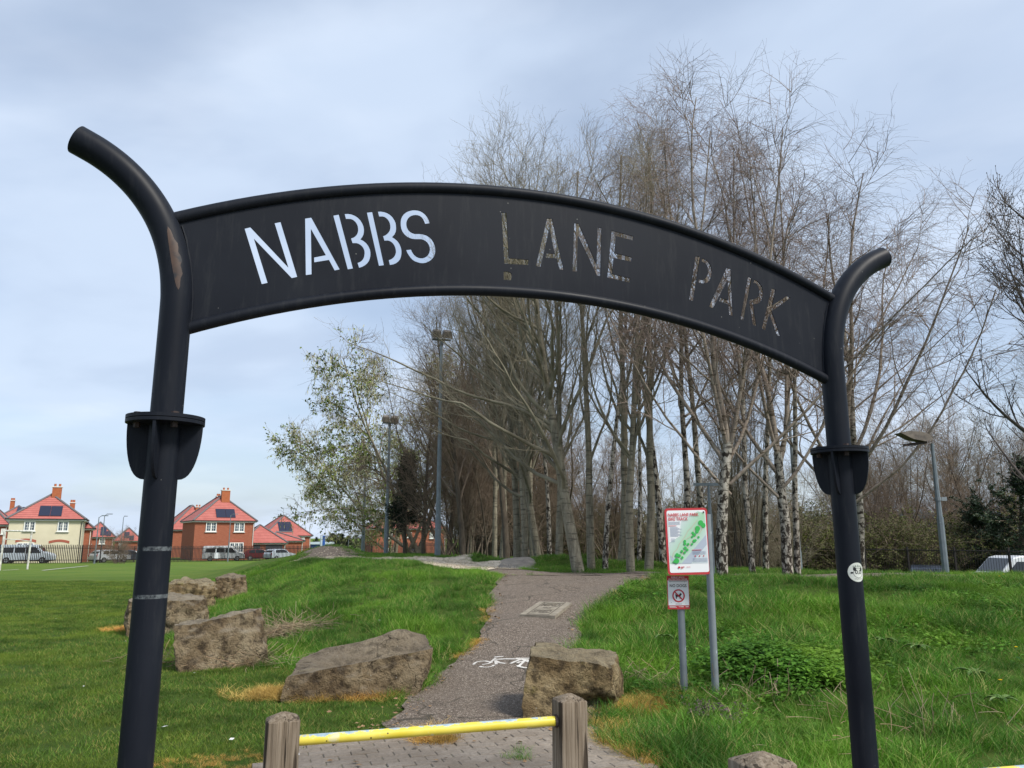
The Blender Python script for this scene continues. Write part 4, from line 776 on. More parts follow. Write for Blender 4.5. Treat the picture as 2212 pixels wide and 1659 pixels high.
def house(label, x0, x1, Y0, yawd, eaves, apex, depth, wall, wins=(), chims=(), solar=(), ridge='v', hip=3.0, extra=None, group='brick houses beyond the pitch', cat='house', name='house'):
    a = R(yawd); c, s = math.cos(a), math.sin(a); P0 = at(x0, 1160, Y0); k = (x1 - CX) / F * .981; w = (k * Y0 - P0.x) / (c - k * s)
    gz0 = hz(P0.x, Y0) - .15; ez = at(x0, eaves, Y0).z; t = thing(name, (P0.x, Y0, gz0), label, cat, a, group)
    def uz(px, py):
        kk = (px - CX) / F * .981; u = (kk * Y0 - P0.x) / (c - kk * s); Yh = Y0 + u * s; return u, at(px, py, Yh).z - gz0
    E_ = ez - gz0; b = MB(); b.box((w / 2, depth / 2, E_ / 2), (w, depth, E_)); b.build('wall', wall, t)
    o = .32; au, az = uz(*apex) if ridge == 'v' else uz(*apex); 
    # apex stands further back by `hip`: correct its height for that distance
    hb = hip * c; Yh = Y0 + w / 2 * s + hb; az = at(apex[0], apex[1], Yh).z - gz0; rh = max(.8, az - E_)
    z0 = E_ - .02; A = [(-o, -o, z0), (w + o, -o, z0), (w + o, depth + o, z0), (-o, depth + o, z0)]
    if ridge == 'v': r0, r1 = (w / 2, min(hip, depth / 2), z0 + rh), (w / 2, max(depth - hip, depth / 2), z0 + rh); F_ = [(0, 1, 4), (1, 2, 5, 4), (2, 3, 5), (3, 0, 4, 5)]
    else: r0, r1 = (min(hip, w / 2), depth / 2, z0 + rh), (max(w - hip, w / 2), depth / 2, z0 + rh); F_ = [(0, 1, 5, 4), (1, 2, 5), (2, 3, 4, 5), (3, 0, 4)]
    b = MB(); b.add(A + [r0, r1], F_ + [(3, 2, 1, 0)]); roof = b.build('roof', M_TILE, t)
    b = MB()
    for p, q in ([(A[0], r0), (A[1], r0), (A[2], r1), (A[3], r1), (r0, r1)]):
        if (Vector(p) - Vector(q)).length > .05: b.tube([Vector(p) + Vector((0, 0, .05)), Vector(q) + Vector((0, 0, .05))], .12, 6)
    tag(b.build('hip_tiles', M_HIP, roof), kind='stuff')
    b = MB(); b.box((w / 2, depth / 2, z0 - .10), (w + 2 * o - .06, depth + 2 * o - .06, .17)); b.build('fascia', M_FASC, t)
    b = MB(); b.box((w / 2, -o - .05, z0 + .01), (w + 2 * o + .1, .11, .10)); b.box((w + o + .05, depth / 2, z0 + .01), (.11, depth + 2 * o, .10)); b.box((-o - .05, depth / 2, z0 + .01), (.11, depth + 2 * o, .10)); b.build('gutter', M_GUT, t)
    b = MB(); b.tube([(w + o, -.08, z0), (w - .12, -.08, z0 - .35), (w - .12, -.08, 0)], .045, 6); b.build('downpipe', M_FASC if wall is not M_RENDER else M_GUT, t)
    for (wx0, wy0, wx1, wy1, kind) in wins:
        u0, za = uz(wx0, wy1); u1, zb = uz(wx1, wy0); ww, hh = u1 - u0, zb - za; nl = 3 if kind.startswith('w3') else 2
        if kind == 'door': b = MB(); b.box(((u0 + u1) / 2, -.04, (za + zb) / 2), (ww, .10, hh)); b.build('door', M_GARD, t); continue
        if kind == 'garage': b = MB(); b.box(((u0 + u1) / 2, -.02, zb / 2), (ww, .06, zb)); b.build('garage_door', M_GARD, t); continue
        if kind == 'arch' or 'a' in kind[2:]:
            b = MB(); N_ = 10; L_ = [(u0 - .15 + (ww + .3) * i / N_, zb + .18 * math.sin(math.pi * i / N_)) for i in range(N_ + 1)]
            b.prism([(x, z) for x, z in L_] + [(x, z + .28) for x, z in L_[::-1]], -.04, .02); b.build('brick_arch', M_ARCHB, t)
            if kind == 'arch':
                b = MB(); b.prism([(u0, za)] + [(u0 + ww * i / N_, zb + .17 * math.sin(math.pi * i / N_)) for i in range(N_ + 1)] + [(u1, za)], -.012, .0); b.build('blind_window', M_RENDER, t); continue
        b = MB(); fr_ = .11; cxm = (u0 + u1) / 2; czm = (za + zb) / 2
        b.box((u0 + fr_ / 2, -.06, czm), (fr_, .12, hh)); b.box((u1 - fr_ / 2, -.06, czm), (fr_, .12, hh)); b.box((cxm, -.06, za + fr_ / 2), (ww - 2 * fr_, .12, fr_)); b.box((cxm, -.06, zb - fr_ / 2), (ww - 2 * fr_, .12, fr_))
        b.box((cxm, -.09, za - .04), (ww + .2, .18, .08)); lw = (ww - 2 * fr_) / nl
        for i in range(1, nl): b.box((u0 + fr_ + lw * i, -.055, czm), (.16, .10, hh - 2 * fr_))
        for i in range(nl):
            b.box((u0 + fr_ + lw * (i + .5), -.045, czm), (.035, .06, hh - 2 * fr_))
            for j in (1, 2): b.box((u0 + fr_ + lw * (i + .5), -.043, za + fr_ + (hh - 2 * fr_) * j / 3), (lw - .16, .055, .035))
        wn = tag(b.build('window', M_WFR, t), kind='thing'); del wn['kind']
        b = MB(); b.box((cxm, -.012, czm), (ww - .1, .02, hh - .1)); b.build('pane', M_PANE, wn)
    for (px0, py0, px1, py1, v) in chims:
        u0, za = uz(px0, py1); u1, zb = uz(px1, py0); Yc = Y0 + (u0 + u1) / 2 * s + v * c; f_ = Yc / (Y0 + (u0 + u1) / 2 * s); 
        X0, X1 = at(px0, 1160, Yc).x, at(px1, 1160, Yc).x; zt = at((px0 + px1) / 2, py0, Yc).z - gz0; cw = (X1 - X0) / 1.25; Xc = (X0 + X1) / 2
        lu = (Xc - P0.x) * c + (Yc - Y0) * s; lv = -(Xc - P0.x) * s + (Yc - Y0) * c; b = MB(); b.box((lu, lv, (E_ + zt) / 2), (cw, .7, zt - E_)); ch = b.build('chimney', M_BRICKD, t)
        b = MB(); b.box((lu, lv, zt + .05), (cw + .18, .85, .10)); b.build('coping', M_FASC, ch)
        for q in ((-.25, .25) if px1 - px0 > 8 else (0,)): b = MB(); b.tube([(lu + q * cw, lv, zt + .10), (lu + q * cw, lv, zt + .42)], .13, 8); b.build('chimney_pot', M_BRICKD, ch)
    for (px0, py0, px1, py1) in solar:
        u0, _ = uz(px0, py1); u1, _ = uz(px1, py1); run = min(hip, depth / 2) + o if ridge == 'v' else depth / 2 + o
        def sl_(py):      # slope point seen at this picture height
            lo, hi = 0., 1.
            for _i in range(30):
                m = (lo + hi) / 2; Yq = Y0 + w / 2 * s + (-o + run * m) * c; zz = gz0 + z0 + rh * m
                if zz < at((px0 + px1) / 2, py, Yq).z: lo = m
                else: hi = m
            return lo
        t0, t1 = sl_(py1), sl_(py0); P4 = lambda u, m: Vector((u, -o + run * m, z0 + rh * m)); nrm = Vector((0, -rh, run)).normalized() * .09
        npan = 2; 
        for i in range(npan):
            ua, ub = u0 + (u1 - u0) * i / npan + .02, u0 + (u1 - u0) * (i + 1) / npan - .02
            q = [P4(ua, t0) , P4(ub, t0), P4(ub, t1), P4(ua, t1)]; b = MB(); b.add(q + [p + nrm for p in q], [(4, 5, 6, 7), (0, 1, 5, 4), (1, 2, 6, 5), (2, 3, 7, 6), (3, 0, 4, 7)]); b.build('solar_panel', M_SOLAR, t)
    return t
house('cream rendered house with two chimneys pots and solar panels, left of the arch', 16, 176, 88, 27, 1120.5, (110, 1068), 10, M_RENDER, [(49, 1126, 74, 1147, 'w2'), (122, 1126, 146, 1148, 'w2'), (38, 1172, 76, 1190, 'w3a'), (110, 1174, 148, 1200, 'arch')], [(101, 1053, 123, 1070, 3.0), (143, 1087, 155, 1102, 9)], [(77, 1094, 128, 1115)], hip=3.2, group='houses beyond the pitch')
house('brick wing tucked against the right side of the cream house', 171, 197, 99, 27, 1141.5, (184, 1130), 6, M_BRICK, [], [], ridge='v', hip=1.5, group='houses beyond the pitch')
house('brick house behind the cream one, long ridge with single chimney', -16, 66, 112, 27, 1124, (30, 1092), 9, M_BRICK, [], [(13, 1082, 23, 1094, 4.5)], [(24, 1096, 46, 1110)], ridge='u', hip=2.5, group='houses beyond the pitch')
house('brick house cut off by the left picture edge', -75, 14, 97, 27, 1133, (-30, 1094), 8, M_BRICK, [(1, 1142, 10, 1154, 'w2')], [], [], hip=3, group='houses beyond the pitch')
house('far brick house with stepped solar panels behind the street lamps', 180, 246, 126, 27, 1160, (212, 1128), 8, M_BRICK, [(190, 1163, 199, 1175, 'w2'), (215, 1163, 228, 1175, 'w2')], [], [(190, 1139, 200, 1157), (216, 1139, 229, 1157), (229, 1148, 240, 1158)], ridge='u', hip=3.6, group='houses beyond the pitch')
house('far brick house directly left of the arch post', 249, 306, 140, 27, 1168.5, (277, 1140), 8, M_BRICK, [(258, 1173, 266, 1182, 'w2')], [], [(268, 1150, 280, 1163), (280, 1158, 290, 1167)], ridge='u', hip=3.4, group='houses beyond the pitch')
house('large red brick house with a tall chimney, right of the left arch post', 419, 548, 106, 32, 1124.5, (483, 1071.5), 9.5, M_BRICK, [(443, 1128, 466, 1148.5, 'w2'), (504.5, 1129, 526.5, 1149, 'w2'), (497, 1172, 527, 1194, 'w3a')], [(470, 1060, 491.5, 1078, 3.0), (460.5, 1073, 470.5, 1088, 7.0)], [(465, 1100.5, 507, 1118.5)], hip=3.2, group='houses beyond the pitch')
house('brick house set back behind the large brick one, low chimney', 366, 470, 121, 32, 1144, (436, 1092), 9, M_BRICK, [], [(416, 1096, 430, 1115, 3.0)], [], hip=3.2, group='houses beyond the pitch')
house('double garage with pyramid tiled roof beside the large brick house', 524, 618, 113, 30, 1173, (566, 1134), 7, M_BRICK, [(549, 1177, 563, 1200, 'garage'), (575, 1177, 611, 1205, 'garage')], [], [], hip=3.4, group='houses beyond the pitch', cat='garage', name='garage')
house('low brick garage in front of the far gabled house', 588, 655, 124, 30, 1168.5, (606, 1149), 5, M_BRICK, [], [], [], ridge='u', hip=1.2, group='houses beyond the pitch', cat='garage', name='garage')
house('far brick house with a steep red roof and large solar array', 572, 671, 132, 30, 1157, (621, 1113.5), 9, M_BRICK, [(651, 1160, 658, 1166, 'w2')], [], [(604, 1128, 633, 1149)], hip=3.4, group='houses beyond the pitch')
hE = house('brick house glimpsed behind the trees and floodlight columns', 804, 962, 112, 20, 1141.5, (872, 1098), 9, M_BRICK, [(837, 1146, 847, 1163, 'w2'), (880, 1150, 889, 1161, 'w2'), (928, 1150, 937, 1163, 'w2'), (838, 1184, 852, 1196, 'w2'), (880, 1184, 894, 1203, 'door')], [], [], hip=3.4, group='houses beyond the pitch')
# shop with a blue totem
M_SHOPW = mk('shop_cladding', (.50, .58, .66), rough=.5); M_BLUE = mk('blue_sign', (.03, .10, .38), rough=.5); M_SHED = mk('shed_cladding', (.36, .42, .48), (.30, .35, .40), scale=.2, rough=.6); M_SHEDR = mk('shed_roof', (.10, .20, .28), rough=.6)
p = at(670, 1180, 190); g_ = hz(p.x, p.y); sh = thing('shop', (p.x, p.y, g_), 'low pale shop building beyond the fence, left of dark conifers', 'shop'); q = at(700, 1180, 190); zt = at(670, 1171, 190).z - g_
b = MB(); b.box(((q.x - p.x) / 2, 5, zt * .36), (q.x - p.x, 10, zt * .72)); b.build('wall', M_BLUE, sh); b = MB(); b.box(((q.x - p.x) / 2, 4.9, zt * .86), (q.x - p.x + .6, 10.8, zt * .28)); b.build('fascia', M_SHOPW, sh)
p = at(699, 1180, 165); g_ = hz(p.x, p.y); zt = at(699, 1157, 165).z - g_; tt_ = thing('shop_totem', (p.x, p.y, g_), 'tall blue and white totem sign beside the low shop', 'sign'); b = MB(); b.box((0, 0, zt / 2), (.5, .3, zt)); b.build('frame', M_BLUE, tt_); b = MB(); b.box((-.45, 0, zt * .62), (.4, .28, zt * .7)); b.build('panel', M_SHOPW, tt_)
for (x0, x1, ty, Y, lb) in ((1800, 2110, 1104, 150, 'long pale industrial shed seen through the bare trees on the right'), (1330, 1560, 1128, 170, 'grey industrial shed behind the middle tree trunks')):
    p = at(x0, 1180, Y); q = at(x1, 1180, Y); g_ = hz(p.x, Y); zt = at(x0, ty, Y).z - g_; t = thing('industrial_shed', (p.x, Y, g_), lb, 'warehouse'); w = q.x - p.x
    b = MB(); b.box((w / 2, 12, zt * .42), (w, 24, zt * .84)); b.build('wall', M_SHED, t); b = MB(); b.prism([(-.3, zt * .84), (w + .3, zt * .84), (w + .3, zt * .93), (w / 2, zt), (-.3, zt * .93)], -.5, 24.5); b.build('roof', M_SHEDR, t); b = MB(); b.box((w / 2, -.1, zt * .60), (w * .9, .15, zt * .09)); b.build('window_band', M_BLUE, t)

# ------------------------------------------------------------------ fences
M_PALE = mk('dark_fence_steel', (.012, .011, .012), (.028, .022, .022), scale=2, rough=.7)
def polyline_pts(P_, step):
    out = []
    for (x0, y0), (x1, y1) in zip(P_[:-1], P_[1:]):
        L = math.hypot(x1 - x0, y1 - y0); n_ = max(1, int(L / step))
        for i in range(n_): out.append((x0 + (x1 - x0) * i / n_, y0 + (y1 - y0) * i / n_, math.atan2(y1 - y0, x1 - x0)))
    return out
FP = [(xat(-60, 79), 79), (xat(60, 84), 84), (xat(180, 86), 86), (xat(293, 96), 96), (xat(470, 103), 103), (xat(700, 106), 106), (xat(960, 106), 106), (xat(1260, 100), 100)]
fn = thing('palisade_fence', (FP[1][0], FP[1][1], hz(*FP[1])), 'dark steel palisade fence between the pitch and the houses', 'fence'); MF = Matrix.Translation(-Vector(fn.location))
b = MB(); FH = 2.03
for x, y, a in polyline_pts(FP, .168):
    z = hz(x, y); h = FH + random.uniform(-.03, .03); M = MF @ Matrix.Translation((x, y, z)) @ Matrix.Rotation(a, 4, 'Z'); b.add([M @ Vector(v) for v in [(-.042, -.01, 0), (.042, -.01, 0), (.042, -.01, h - .14), (0, -.01, h), (-.042, -.01, h - .14), (0, .02, 0), (0, .02, h - .1)]], [(0, 1, 2, 3, 4), (1, 5, 6, 2), (5, 0, 4, 6), (2, 6, 3), (6, 4, 3)])
tag(b.build('pale', M_PALE, fn), kind='stuff')
for lv in (.35, 1.62):
    b = MB()
    for (x, y, a), (x2, y2, a2) in zip(polyline_pts(FP, 2.75)[:-1], polyline_pts(FP, 2.75)[1:]): b.tube([(x, y, hz(x, y) + lv), (x2, y2, hz(x2, y2) + lv)], .03, 4, M=MF)
    b.build('rail', M_PALE, fn)
pf = None
for i, (x, y, a) in enumerate(polyline_pts(FP, 2.75)):
    if pf is None: b = MB(); b.box((0, 0, .95), (.09, .08, 2.0)); pf = b.build('post', M_PALE, fn); o = pf
    else: o = pf.copy(); COL.objects.link(o); o.parent = fn
    o.location = (x - fn.location.x, y + .06 - fn.location.y, hz(x, y) - fn.location.z)
# railing on the right
RP = [(xat(1250, 62), 62), (xat(1400, 56), 56), (xat(1560, 50), 50), (xat(1740, 44), 44), (xat(1865, 41.5), 41.5), (xat(1957, 39.6), 39.6), (xat(2058, 37.5), 37.5), (xat(2175, 35.0), 35.0), (xat(2330, 32.4), 32.4)]
rt = lambda x, y: 0.0
rz_ = [at(1750, 1186, 44).z - .02] * 2
def rtop(x, y): return float(np.interp(y, [32, 35, 44, 62], [at(2330, 1199, 32.4).z, at(2175, 1191, 35).z, at(1740, 1186, 44).z, at(1250, 1180, 62).z]))
rl = thing('railing', (RP[3][0], RP[3][1], hz(*RP[3])), 'black vertical bar railing along the road on the right', 'railing'); MR = Matrix.Translation(-Vector(rl.location))
b = MB()
for x, y, a in polyline_pts(RP, .125):
    z0 = hz(x, y) - .1; z1 = rtop(x, y) + .10; b.tube([(x, y, z0), (x, y, z1)], .0095, 4, caps=False, M=MR)
tag(b.build('bar', M_PALE, rl), kind='stuff')
pp = polyline_pts(RP, 2.5) + [(RP[-1][0], RP[-1][1], 0)]
for off in (0, -1): 
    b = MB()
    for (x, y, a), (x2, y2, a2) in zip(pp[:-1], pp[1:]):
        za, zb = (rtop(x, y), rtop(x2, y2)) if off == 0 else (hz(x, y) + .15, hz(x2, y2) + .15); b.tube([(x, y, za), (x2, y2, zb)], .022, 4, M=MR)
    b.build('rail', M_PALE, rl)
for (x, y, a) in pp:
    b = MB(); z0, z1 = hz(x, y) - .1, rtop(x, y) + .16; b.box((x - rl.location.x, y - rl.location.y, (z0 + z1) / 2 - rl.location.z), (.085, .085, z1 - z0)); b.build('post', M_PALE, rl)

# ------------------------------------------------------------------ vehicles
M_WCAR = mk('white_car_paint', (.62, .64, .67), rough=.3, spec=.5); M_SCAR = mk('silver_car_paint', (.50, .56, .63), rough=.3, spec=.5); M_DCAR = mk('dark_car_paint', (.035, .045, .065), rough=.25, spec=.5); M_RCAR = mk('dark_red_car_paint', (.12, .015, .018), rough=.25, spec=.5)
M_TYRE = mk('tyre', (.015, .015, .016), rough=.9); M_RIM = mk('rim', (.35, .36, .38), rough=.35, metal=.6); M_CGL = mk('car_glass', (.012, .016, .02), rough=.08, spec=.6); M_HEADL = mk('headlight', (.6, .62, .65), rough=.15); M_TAIL = mk('tail_light', (.45, .02, .02), rough=.3); M_TRIM = mk('black_trim', (.02, .02, .02), rough=.6)
VAN = ([(0, .35), (0, 1.1), (.05, 1.85), (.25, 1.98), (3.4, 2.0), (3.75, 1.92), (4.45, 1.22), (5.15, 1.02), (5.3, .75), (5.32, .35)], [[(.35, 1.15), (.4, 1.7), (1.6, 1.72), (1.6, 1.15)], [(1.72, 1.15), (1.72, 1.72), (2.7, 1.72), (2.7, 1.15)], [(2.85, 1.12), (2.85, 1.74), (3.62, 1.74), (4.15, 1.22), (4.15, 1.12)]], 2.0, 5.32, (1.0, 4.4), .34)
CARP = ([(0, .35), (-.02, .85), (.1, 1.05), (.55, 1.38), (1.0, 1.48), (2.1, 1.5), (2.6, 1.40), (3.2, 1.0), (4.1, .86), (4.3, .65), (4.32, .35)], [[(.65, 1.02), (.85, 1.36), (1.45, 1.42), (1.45, 1.0)], [(1.52, 1.0), (1.52, 1.42), (2.1, 1.42), (2.5, 1.34), (2.95, 1.0)]], 1.78, 4.32, (.85, 3.45), .32)
def vehicle(label, cat, name, prof, mat, loc, rz, dark_rear=False, group='parked vehicles beyond the fences', sc=1.0):
    body, wins, W_, L_, wh, wr = prof; t = thing(name, loc, label, cat, rz, group); t.scale = (sc, sc, sc)
    b = MB(); h = W_ / 2; n_ = len(body); cen = L_ / 2
    # body with tumblehome: upper points pulled in
    def half(z): return h - .10 * max(0, (z - .9)) / 1.0 * (1.3 if W_ < 1.9 else .8)
    ring = [(x - cen, -half(z), z) for x, z in body] + [(x - cen, half(z), z) for x, z in body]
    b.add(ring, [tuple(range(n_)), tuple(range(n_, 2 * n_))[::-1]] + [(i, (i + 1) % n_, (i + 1) % n_ + n_, i + n_) for i in range(n_)])
    bo = b.build('body', mat, t)
    md = bo.modifiers.new('bevel', 'BEVEL'); md.width = .05; md.segments = 2; md.limit_method = 'ANGLE'; md.angle_limit = R(25)
    for wpoly in wins:
        for s in (-1, 1):
            b = MB(); b.add([(x - cen, s * (half(z) + .012), z) for x, z in wpoly], [tuple(range(len(wpoly)))]); b.build('window', M_CGL, t)
    # windscreen and rear window follow the profile
    ws = [(i, i + 1) for i in range(n_ - 1) if body[i][0] > cen * 1.1 and body[i][1] - body[i + 1][1] > .3 and body[i][1] > 1.3][:1]
    for i, j in ws:
        (x0, z0), (x1, z1) = body[i], body[j]; nx_, nz_ = (z0 - z1), (x1 - x0); q = math.hypot(nx_, nz_); nx_, nz_ = nx_ / q * .015, nz_ / q * .015; P_ = lambda f, s: (x0 + (x1 - x0) * f - cen + nx_, s * (half(z0 + (z1 - z0) * f) - .1), z0 + (z1 - z0) * f + nz_)
        b = MB(); b.add([P_(.06, -1), P_(.06, 1), P_(.94, 1), P_(.94, -1)], [(0, 1, 2, 3)]); b.build('windscreen', M_CGL, t)
    b = MB(); rz0, rz1 = (1.2, 1.75) if W_ > 1.9 else (1.08, 1.32); rx = np.interp([rz0, rz1], [z for x, z in body[:5]], [x for x, z in body[:5]]); b.add([(rx[0] - cen - .03, -half(rz0) + .15, rz0), (rx[0] - cen - .03, half(rz0) - .15, rz0), (rx[1] - cen - .03, half(rz1) - .15, rz1), (rx[1] - cen - .03, -half(rz1) + .15, rz1)], [(0, 1, 2, 3)]); b.build('rear_window', M_CGL, t)
    for x in wh:
        for s in (-1, 1):
            b = MB(); b.tube([(x - cen, s * (h - .20), wr), (x - cen, s * (h + .015), wr)], wr, 20); wl = b.build('wheel', M_TYRE, t, True); b = MB(); b.tube([(x - cen, s * (h + .01), wr), (x - cen, s * (h + .03), wr)], wr * .62, 12); b.build('rim', M_RIM, wl)
    for s in (-1, 1):
        b = MB(); b.box((L_ - cen - .06, s * (h - .25), .78), (.16, .34, .16)); b.build('headlight', M_HEADL, t); b = MB(); b.box((-cen + .02, s * (h - .10), 1.05 if W_ > 1.9 else .85), (.08, .14, .3)); b.build('tail_light', M_TAIL, t)
    b = MB(); b.box((0, 0, .32), (L_ - .1, W_ - .12, .14)); b.build('sill', M_TRIM, t); return t
def veh_at(px, Y, back=1.6): p = at(px, 1200, Y + back); return (p.x, p.y, hz(p.x, p.y))
vehicle('white panel van with dark side windows in front of the large brick house', 'van', 'parked_van', VAN, M_WCAR, veh_at(482, 104, .2), R(24), sc=.98)
vehicle('pale silver van in front of the cream house, partly behind the goal', 'van', 'parked_van', VAN, M_SCAR, veh_at(58, 84, 1.9), R(18), sc=1.0)
vehicle('white car half hidden by the bare shrub by the fence', 'car', 'parked_car', CARP, M_WCAR, veh_at(238, 93, 1.8), R(60), sc=1.0)
vehicle('dark car behind the fence, just left of the arch post', 'car', 'parked_car', CARP, M_DCAR, veh_at(283, 97, 1.8), R(24))
vehicle('dark red car beside the double garage', 'car', 'parked_car', CARP, M_RCAR, veh_at(562, 106, 1.6), R(20))
vehicle('pale car parked at the right hand garage door', 'car', 'parked_car', CARP, M_SCAR, veh_at(603, 107, 1.4), R(60))
bc_ = at(2012, 1220, 43); vehicle('dark hatchback parked beyond the black railing', 'car', 'parked_car', CARP, M_DCAR, (bc_.x, 43.5, bc_.z - 1.50), R(64), sc=1.0)
bv_ = at(2190, 1207, 38.2); vehicle('white van beyond the railing at the right picture edge', 'van', 'parked_van', VAN, M_WCAR, (bv_.x + .6, 38.5, bv_.z - 1.86), R(183))
# ------------------------------------------------------------------ bare trees
def norm(v): return v / np.maximum(np.linalg.norm(v, axis=-1, keepdims=True), 1e-9)
def grow(st, di, ln, S, wander, trop, g):
    N = len(st); pts = np.empty((N, S + 1, 3)); pts[:, 0] = st; d = norm(di); step = (ln / S)[:, None]; tr = np.zeros((N, 3)); tr[:, 2] = trop if np.isscalar(trop) else 0
    if not np.isscalar(trop): tr[:, 2] = trop
    for i in range(S):
        d = norm(d + g.normal(0, wander, (N, 3)) + tr); pts[:, i + 1] = pts[:, i] + d * step
    return pts
def spawn(pts, rad, k, t0, t1, ang, angv, g, even=False):
    N, S1, _ = pts.shape; t = g.uniform(t0, t1, (N, k))
    if even: t = np.sort(t0 + (t1 - t0) * (np.arange(k)[None] + g.uniform(0, 1, (N, k))) / k, 1)
    f = t * (S1 - 1); i = np.minimum(f.astype(int), S1 - 2); fr = (f - i)[..., None]; r = np.arange(N)[:, None]
    p = pts[r, i] * (1 - fr) + pts[r, i + 1] * fr; d = norm(pts[r, i + 1] - pts[r, i]); rr = rad[r, i] * (1 - fr[..., 0]) + rad[r, i + 1] * fr[..., 0]
    q = norm(np.cross(d, norm(g.normal(0, 1, d.shape)))); a = np.radians(g.normal(ang, angv, t.shape))[..., None]
    nd = d * np.cos(a) + q * np.sin(a); return p.reshape(-1, 3), nd.reshape(-1, 3), t.ravel(), rr.ravel(), np.repeat(np.arange(N), k)
def tubes(pts, rad, n):
    N, S1, _ = pts.shape; t = norm(np.gradient(pts, axis=1)); ref = np.where(np.abs(t[:, :1, 2:3]) < .9, np.array([[[0, 0, 1.]]]), np.array([[[1., 0, 0]]]))
    u = norm(np.cross(t, np.broadcast_to(ref, t.shape))); w = np.cross(t, u); a = 2 * np.pi * np.arange(n) / n
    V = pts[:, :, None] + (u[:, :, None] * np.cos(a)[None, None, :, None] + w[:, :, None] * np.sin(a)[None, None, :, None]) * rad[:, :, None, None]
    I = np.arange(N * S1 * n).reshape(N, S1, n); A = I[:, :-1]; B = I[:, 1:]; q = np.stack([A, np.roll(A, -1, 2), np.roll(B, -1, 2), B], -1)
    return V.reshape(-1, 3), q.reshape(-1, 4)
class Mesh:
    def __init__(s): s.V = []; s.F = []; s.M = []; s.n = 0
    def add(s, V, Fq, m): s.V.append(V); s.F.append(Fq + s.n); s.M.append(np.full(len(Fq), m)); s.n += len(V)
    def tub(s, pts, r0, r1, n, m, pw=1.0):
        S1 = pts.shape[1]; f = (np.linspace(0, 1, S1) ** pw)[None]; rad = r0[:, None] * (1 - f) + r1[:, None] * f; s.add(*tubes(pts, rad, n), m); return rad
    def cards(s, P, D, L, W, g, m):
        q = norm(np.cross(D, norm(g.normal(0, 1, D.shape)))); a = P - q * W; b = P + q * W; c = P + D * L + q * W * .7; d = P + D * L - q * W * .7
        s.add(np.stack([a, b, c, d], 1).reshape(-1, 3), np.arange(len(P) * 4).reshape(-1, 4), m)
    def build(s, name, mats, parent, smooth=True): return npmesh(name, np.concatenate(s.V), np.concatenate(s.F), mats, parent, np.concatenate(s.M), smooth)
